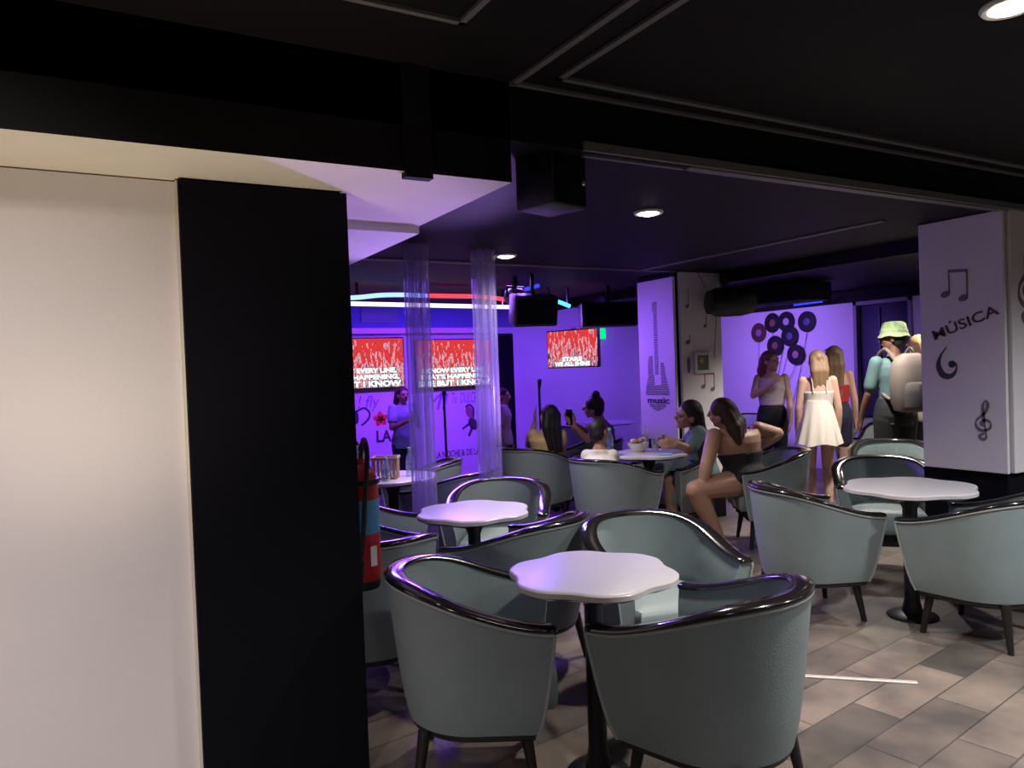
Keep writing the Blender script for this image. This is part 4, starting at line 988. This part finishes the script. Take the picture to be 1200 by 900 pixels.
AW = V3((fw.x, fw.y, 0)).normalized(); RI = V3((RT.x, RT.y, 0)).normalized()
def dirn(r, a): return (RI*r+AW*a).normalized()

# --- person on the bare-backed armchair
D_ = atD
pr = person(V3((4.62, 4.40, 0)), 'person in a strapless black dress, bare-backed with long dark hair, leaning across the armchair',
    dict(head=D_(845, 484, 6.02), neck=D_(850, 500, 6.06), chest=D_(864, 520, 6.1), waist=D_(870, 545, 6.1), pelvis=D_(873, 562, 6.08), shoulder=[D_(837, 511, 5.98), D_(888, 503, 6.22)], elbow=[D_(828, 545, 5.85), D_(911, 508, 6.3)], wrist=[D_(824, 566, 5.84), D_(893, 522, 6.22)],
         hip=[D_(866, 565, 6.0), D_(872, 566, 6.2)], knee=[D_(815, 574, 5.84), D_(824, 572, 6.22)], ankle=[D_(841, 628, 5.97), D_(832, 625, 6.35)], toe=[D_(848, 640, 5.8), D_(822, 640, 6.3)]),
    dirn(-.9, .35), 'skin_mid', s=1.04, girth=1.34, hf=dirn(-.8, .6), shoes=None, curl=(.5, .6), hand_dir=((D_(820, 578, 5.84)-D_(824, 566, 5.84)), (D_(886, 527, 6.15)-D_(893, 522, 6.22))), neckup=(D_(838, 468, 6.0)-D_(850, 500, 6.06)).normalized())
cap_hair(pr, 'hair_brown', long=.13, width=1.35, drop=(D_(862, 530, 5.95)-D_(850, 495, 5.98)))
root, J, R, P, R_, q = pr
bm = bmesh.new(); loft(bm, [ering(c, l, f, rx+.015, ry+.015) for c, l, f, rx, ry in R_[0:5]])
for i in (0, 1): capsule(bm, J['hip'][i], J['hip'][i].lerp(J['knee'][i], .42), .108*q['s'], .092*q['s'])
part_mesh(root, 'dress', bm, 'cloth_black')
for i in (0, 1):
    a = J['ankle'][i]; bm = bmesh.new(); ft = (J['toe'][i]-a); ft.z = 0; ft.normalize(); z = a.z-.088
    loft(bm, [ering(V3((a.x, a.y, z+k))+ft*.06, ft, ft.cross(V3((0, 0, 1))), .125, .042) for k in (0, .014)]); tube(bm, [V3((a.x, a.y, a.z+.01))+ft.cross(V3((0, 0, 1)))*.042*math.cos(t)+ft*.045*math.sin(t) for t in [2*PI*k/16 for k in range(17)]], .006, 6)
    obj('sandal', bm, M['sandal'], root)

# --- person in grey-teal shirt beside her
pr = person(V3((4.50, 4.9, 0)), 'person in a grey-teal shirt bending towards the drinks table',
    dict(head=D_(806, 486, 6.35), neck=D_(815, 500, 6.45), chest=D_(821, 520, 6.5), waist=D_(825, 545, 6.5), pelvis=D_(827, 562, 6.5), shoulder=[D_(819, 507, 6.3), D_(816, 506, 6.68)], elbow=[D_(809, 527, 6.25), D_(803, 521, 6.72)], wrist=[D_(794, 520, 6.2), D_(788, 517, 6.5)],
         hip=[D_(823, 565, 6.42), D_(823, 564, 6.6)], knee=[D_(784, 562, 6.3), D_(788, 561, 6.55)], ankle=[D_(790, 617, 6.33), D_(792, 615, 6.6)]),
    dirn(-1, .1), 'skin_mid', s=1.05, hf=dirn(-.95, -.25), neckup=(D_(797, 466, 6.3)-D_(815, 500, 6.45)).normalized(), shoes='cloth_black', hand_dir=(dirn(-1, 0), dirn(-1, 0)))
cap_hair(pr, 'hair_black', long=.12, width=1.1); shirt(pr, 'sh_teal', .8, hem=.04); pants(pr, 'cloth_navy', .42, name='shorts')

# --- child in white shirt
b = V3((3.62, 4.78, 0)); f = dirn(.45, .9); l = V3((f.y, -f.x, 0)); pe = D_(704, 574, 6.12); s = .86
pr = person(V3((pe.x, pe.y, 0)), 'child in a white patterned shirt sitting in the armchair at the drinks table',
    dict(head=D_(702, 506, 6.14), neck=D_(703, 522, 6.12), chest=D_(703, 540, 6.10), waist=D_(703, 560, 6.10), pelvis=pe, shoulder=[D_(688, 534, 6.17), D_(718, 534, 6.10)], elbow=[D_(689, 557, 6.27), D_(721, 556, 6.27)], wrist=[D_(700, 552, 6.45), D_(716, 550, 6.47)],
         hip=[pe-l*.07, pe+l*.07], knee=[pe-l*.08+f*.30+V3((0, 0, .02)), pe+l*.08+f*.30+V3((0, 0, .02))], ankle=[pe-l*.09+f*.22+V3((0, 0, -.36)), pe+l*.09+f*.22+V3((0, 0, -.36))]),
    f, 'skin_mid', s=s, hf=dirn(.7, .72), shoes='white')
cap_hair(pr, 'hair_black'); shirt(pr, 'sh_white', .7); pants(pr, 'cloth_navy', .45, name='shorts')

# --- person filming with phone
f = dirn(-.95, .3); l = V3((f.y, -f.x, 0)); pe = D_(710, 540, 7.6)
pr = person(V3((pe.x, pe.y, 0)), 'person with a hair bun sitting sideways and filming with a raised phone',
    dict(head=D_(695, 477, 7.5), neck=D_(702, 491, 7.55), chest=D_(706, 506, 7.58), waist=D_(709, 525, 7.6), pelvis=pe, shoulder=[D_(703, 497, 7.42), D_(702, 497, 7.74)], elbow=[D_(689, 516, 7.28), D_(684, 505, 7.62)], wrist=[D_(673, 500, 7.22), D_(671, 496, 7.42)],
         hip=[pe-l*.09, pe+l*.09], knee=[D_(676, 536, 7.45), D_(678, 536, 7.75)], ankle=[D_(680, 578, 7.45), D_(682, 576, 7.75)]),
    f, 'skin_mid', s=1.0, hf=dirn(-.9, .25), shoes='cloth_black', hand_dir=(V3((0, 0, 1))+dirn(-.6, 0)*.6, V3((0, 0, 1))+dirn(-.6, 0)*.5), curl=(.7, .7))
cap_hair(pr, 'hair_black', bun=(0, -.04, .135)); shirt(pr, 'sh_taupe', .45); pants(pr, 'cloth_black', .95)
ph = empty('smartphone', D_(667, 489, 7.22), 0, 'black smartphone held up by the person with the hair bun', 'phone')
bm = bmesh.new(); box(bm, (0, 0, 0), (.008, .075, .15), Matrix.Rotation(.35, 3, 'Z'), .003); obj('case', bm, M['phone'], ph)
bm = bmesh.new(); box(bm, (.0052, 0, 0), (.001, .066, .138)); bm.transform(Matrix.Rotation(.35, 4, 'Z')); obj('screen', bm, M['phonescreen'], ph)

# --- long haired person in tan top
f = dirn(.0, 1); l = V3((f.y, -f.x, 0)); pe = D_(641, 551, 7.07)
pr = person(V3((pe.x, pe.y, 0)), 'long black-haired person in a tan top, back to us, raising one hand',
    dict(head=D_(643, 489, 7.07), neck=D_(641, 502, 7.07), chest=D_(640, 516, 7.07), waist=D_(641, 536, 7.07), pelvis=pe, shoulder=[D_(625, 510, 7.10), D_(657, 510, 7.07)], elbow=[D_(619, 521, 7.27), D_(659, 530, 7.12)], wrist=[D_(627, 495, 7.27), D_(655, 541, 7.32)],
         hip=[pe-l*.09, pe+l*.09], knee=[pe-l*.1+f*.4+V3((0, 0, .02)), pe+l*.1+f*.4+V3((0, 0, .02))], ankle=[pe-l*.1+f*.42+V3((0, 0, -.39)), pe+l*.1+f*.42+V3((0, 0, -.39))]),
    f, 'skin_fair', s=.98, hf=dirn(-.35, .95), shoes='cloth_black', hand_dir=(V3((0, 0, 1)), None), curl=(.25, .5))
cap_hair(pr, 'hair_black', long=.22, width=1.05, drop=(D_(652, 528, 6.92)-D_(646, 495, 6.92))); shirt(pr, 'sh_tan', .35, k0=1, k1=8, name='top'); pants(pr, 'cloth_navy', .95)

# --- stage child
def standing(px, py_head, dist, label, f, skin, s, arms, hf=None, shw=.148, **k):
    """head at the pixel; body below it, feet on the floor. arms: function(shoulders, l, f, s) -> elbows, wrists"""
    f = V3(f).normalized(); l = V3((f.y, -f.x, 0)); h = D_(px, py_head, dist)
    up = V3((0, 0, 1)); H = h.z+.115*s
    z = lambda t: V3((h.x, h.y, H*t))-f*.015
    s2 = H/1.70
    nk, ch, wa, pe = z(.853), z(.745), z(.625), z(.53)
    sh = [z(.812)-l*shw*s2-f*.01, z(.812)+l*shw*s2-f*.01]
    hp, kn, an = std_legs(pe, f, s2)
    el, wr = arms(sh, l, f, s2)
    return person(V3((h.x, h.y, 0)), label, dict(head=h, neck=nk, chest=ch, waist=wa, pelvis=pe, shoulder=sh, elbow=el, wrist=wr, hip=hp, knee=kn, ankle=an), f, skin, s=s2, hf=hf, **k)
def arms_down(sh, l, f, s):
    return ([sh[0]-l*.05*s+V3((0, 0, -.29*s)), sh[1]+l*.05*s+V3((0, 0, -.29*s))], [sh[0]-l*.06*s+f*.06*s+V3((0, 0, -.53*s)), sh[1]+l*.06*s+f*.06*s+V3((0, 0, -.53*s))])
def arms_front(sh, l, f, s):
    return ([sh[0]-l*.06*s+f*.08*s+V3((0, 0, -.26*s)), sh[1]+l*.06*s+f*.08*s+V3((0, 0, -.26*s))], [sh[0]+l*.09*s+f*.26*s+V3((0, 0, -.12*s)), sh[1]-l*.1*s+f*.25*s+V3((0, 0, -.17*s))])
pr = standing(472, 463, 8.3, 'child in a blue and white tie-dye shirt singing in front of the stage mural', dirn(.55, -.8), 'skin_mid', 1, arms_front, shoes='cloth_black')
cap_hair(pr, 'hair_brown', long=.10); shirt(pr, 'sh_tie', .6, hem=.06); pants(pr, 'cloth_navy', 1)
mc = empty('microphone', (pr[1]['wrist'][0]+V3(pr[0].location))+V3((0, 0, .07)), 0, 'red microphone held by the singing child', 'microphone')
bm = bmesh.new(); capsule(bm, (0, 0, -.1), (0, 0, .03), .012, .017); obj('handle', bm, M['plastic'], mc); bm = bmesh.new(); ellipsoid(bm, (0, 0, .06), (.028, .028, .032)); obj('windscreen', bm, M['red'], mc)
pr = standing(590, 464, 8.5, 'child in pink standing behind the second clear tube', dirn(.9, -.2), 'skin_fair', 1, arms_down, shoes='white')
cap_hair(pr, 'hair_brown', long=.08); shirt(pr, 'sh_pink', .7, hem=.05); pants(pr, 'cloth_navy', 1)

# --- standing group by the records
def arms_cross(sh, l, f, s):
    return ([sh[0]-l*.05*s+f*.06*s+V3((0, 0, -.27*s)), sh[1]+l*.05*s+f*.10*s+V3((0, 0, -.20*s))], [sh[0]-l*.05*s+f*.16*s+V3((0, 0, -.50*s)), sh[1]-l*.16*s+f*.22*s+V3((0, 0, -.06*s))])
pr = standing(903, 423, 8.2, 'red-haired person in a lilac top and black trousers, one arm folded across the chest', dirn(-.35, -.9), 'skin_fair', 1, arms_cross, shoes='cloth_black', hf=dirn(.5, -.8))
cap_hair(pr, 'hair_red', long=.14, width=1.2); shirt(pr, 'sh_lilac', 0, k0=3, k1=8, name='top'); pants(pr, 'cloth_black', 1)
pr = standing(957, 424, 7.35, 'girl in a white sleeveless dress seen from behind', dirn(.2, 1), 'skin_fair', 1, arms_down, shoes='sandal', hf=dirn(.1, 1))
cap_hair(pr, 'hair_light', long=.17, width=1.0)
root, J, R, P, R_, q = pr; s = q['s']
def dress(pr, hem_z, r_hem, m, nfold=11):
    root, J, R, P, R_, q = pr; bm = bmesh.new()
    loft(bm, [ering(c, l, f, rx+.012, ry+.012) for c, l, f, rx, ry in R_[3:7]][:3]); part_mesh(root, 'bodice', bm, m)
    bm = bmesh.new(); w = J['waist']+V3((0, 0, .10)); n = 88; rings = []
    for k in range(14):
        t = k/13; zc = w.z+(hem_z-w.z)*t; rr = .142*q['s']+(r_hem-.142*q['s'])*(t**1.05); am = .055*t
        rings.append([V3((w.x+math.cos(a)*rr*(1+am*math.sin(nfold*a+1.2*t)), w.y+math.sin(a)*rr*.86*(1+am*math.sin(nfold*a+1.2*t)), zc+.012*t*math.sin(5*a))) for a in [2*PI*i/n for i in range(n)]])
    inn = [[V3((w.x+(p.x-w.x)*.94, w.y+(p.y-w.y)*.94, p.z+.004)) for p in r] for r in reversed(rings[2:])]
    loft(bm, rings+inn); return obj('skirt', bm, M[m], root)
dress(pr, .66, .235, 'dress')
for sx in (-1, 1):
    l = q['shl']; bm = bmesh.new(); b0 = J['chest']+l*sx*.06+V3((0, 0, .0)); tube(bm, [b0-q['sf']*(-.0)-dirn(.2, 1)*.125*s, J['shoulder'][0].lerp(J['shoulder'][1], .5)+l*sx*.075*s-dirn(.2, 1)*.085*s+V3((0, 0, .03)), J['neck']+l*sx*.07*s+V3((0, 0, -.02))], .006, 6); obj('strap', bm, M['dress'], root)
bm = bmesh.new(); capsule(bm, P(-.0, -.105, .05), P(.03, -.1, -.02), .012*s, .018*s); obj('hair_clip', bm, M['hair_blond'], root)
pr = standing(977, 418, 8.0, 'long fair-haired girl in a red top standing behind the girl in white', dirn(.35, .95), 'skin_fair', 1, arms_down, shoes='white', hf=dirn(.3, 1))
cap_hair(pr, 'hair_light', long=.34, width=1.15); shirt(pr, 'sh_red', 0, k0=3, k1=6, name='top'); pants(pr, 'cloth_navy', .3, name='shorts')
root, J, R, P, R_, q = pr; bm = bmesh.new(); tube(bm, [P(.088*math.cos(t), -.02+.1*math.sin(t), .07+.02*math.sin(t)) for t in [PI*k/14 for k in range(-2, 17)]], .009, 6); obj('headband', bm, M['hair_blond'], root)

# --- man with backpack
fm = V3((.45, .89, 0)).normalized()
def arms_man(sh, l, f, s):
    return ([sh[0]-l*.05*s+f*.05*s+V3((0, 0, -.28*s)), sh[1]+l*.05*s+f*.06*s+V3((0, 0, -.28*s))], [sh[0]-l*.06*s+f*.17*s+V3((0, 0, -.51*s)), sh[1]+l*.0*s+f*.26*s+V3((0, 0, -.42*s))])
pr = standing(1046, 397, 7.0, 'man in a green bucket hat and aqua shirt carrying a grey backpack', fm, 'skin_dark', 1, arms_man, shw=.17, shoes='cloth_black', hf=V3((-.50, .87, 0)))
cap_hair(pr, 'hair_black'); shirt(pr, 'sh_aqua', .75, hem=.08); pants(pr, 'cloth_black', 1, grow=.03)
root, J, R, P, R_, q = pr
bm = bmesh.new(); rings = []
for zz, rx, ry in ((.155, .03, .04), (.15, .06, .075), (.135, .078, .095), (.09, .088, .107), (.05, .094, .114), (.03, .104, .124), (.012, .115, .136), (.008, .113, .134), (.028, .100, .120), (.045, .086, .106)):
    rings.append([P(rx*math.cos(t), ry*math.sin(t)-.012, zz+(.006*math.sin(5*t) if rx > .11 else 0)) for t in [2*PI*i/40 for i in range(40)]])
loft(bm, rings); obj('bucket_hat', bm, M['hat'], root); bm = bmesh.new(); loft(bm, [[P((.095+e)*math.cos(t), (.115+e)*math.sin(t)-.012, z_) for t in [2*PI*i/40 for i in range(40)]] for z_, e in ((.05, .001), (.07, .0))])
obj('hat_band', bm, M['hat'], root)
bp = empty('backpack', V3(root.location)+J['chest']-fm*.265+V3((0, 0, -.06)), math.atan2(fm.y, fm.x)-PI/2, 'large taupe backpack on the back of the man in the green hat', 'backpack')
bm = bmesh.new(); rings = []
for z, rx, ry in ((-.27, .10, .07), (-.255, .145, .10), (-.15, .17, .125), (.0, .175, .125), (.14, .165, .11), (.22, .13, .085), (.255, .06, .04)):
    rings.append([V3((abs(math.cos(a))**.7*math.copysign(1, math.cos(a))*rx, abs(math.sin(a))**.7*math.copysign(1, math.sin(a))*ry, z)) for a in [2*PI*i/28 for i in range(28)]])
loft(bm, rings); obj('main_bag', bm, M['bag'], bp)
bm = bmesh.new(); rings = []
for z, rx, ry in ((-.24, .09, .03), (-.22, .125, .055), (-.1, .13, .06), (-.02, .115, .045), (.0, .09, .02)):
    rings.append([V3((math.cos(a)*rx, -.11+math.sin(a)*ry, z)) for a in [2*PI*i/24 for i in range(24)]])
loft(bm, rings); obj('front_pocket', bm, M['bag_dark'], bp)
for sx in (-1, 1):
    bm = bmesh.new(); tube(bm, catmull([(sx*.09, .10, .20), (sx*.115, .20, .30), (sx*.12, .34, .22), (sx*.125, .35, .02), (sx*.13, .22, -.12), (sx*.13, .10, -.16)], 8), .016, 8); obj('shoulder_strap', bm, M['bag'], bp)
bm = bmesh.new(); tube(bm, catmull([(-.04, .02, .25), (0, .02, .30), (.04, .02, .25)], 6), .009, 8); obj('top_handle', bm, M['bag_dark'], bp)
wb = V3(root.location)+J['wrist'][1]+fm*.07+V3((0, 0, -.05)); cu = empty('paper_cup', wb, 0, 'small white cup in the hand of the man with the backpack', 'cup')
bm = bmesh.new(); lathe(bm, [(0, -.05), (.028, -.05), (.036, .05), (.033, .05), (.026, -.045), (0, -.045)], (0, 0, 0), 20); obj('cup', bm, M['white'], cu)
bm = bmesh.new(); lathe(bm, [(0, .048), (.039, .048), (.039, .056), (0, .060)], (0, 0, 0), 20); obj('lid', bm, M['white'], cu)
pr = standing(1074, 407, 7.35, 'fair-haired person almost hidden behind the MUSICA column', dirn(-.6, .8), 'skin_fair', 1, arms_down, shoes='cloth_black')
cap_hair(pr, 'hair_blond', long=.1); shirt(pr, 'sh_white', .5, hem=.05); pants(pr, 'cloth_black', 1)

# ------------------------------------------------------------------ world & view
w = bpy.data.worlds.new('world'); S.world = w; w.use_nodes = True
w.node_tree.nodes['Background'].inputs[0].default_value = (.02, .015, .03, 1); w.node_tree.nodes['Background'].inputs[1].default_value = .3
S.view_settings.view_transform = 'Standard'; S.view_settings.look = 'None'; S.view_settings.gamma = 1; S.view_settings.use_curve_mapping = False
S.view_settings.exposure = 0.0
S.cycles.use_denoising = True
S.cycles.max_bounces = 8; S.cycles.transparent_max_bounces = 24; S.cycles.sample_clamp_indirect = 4
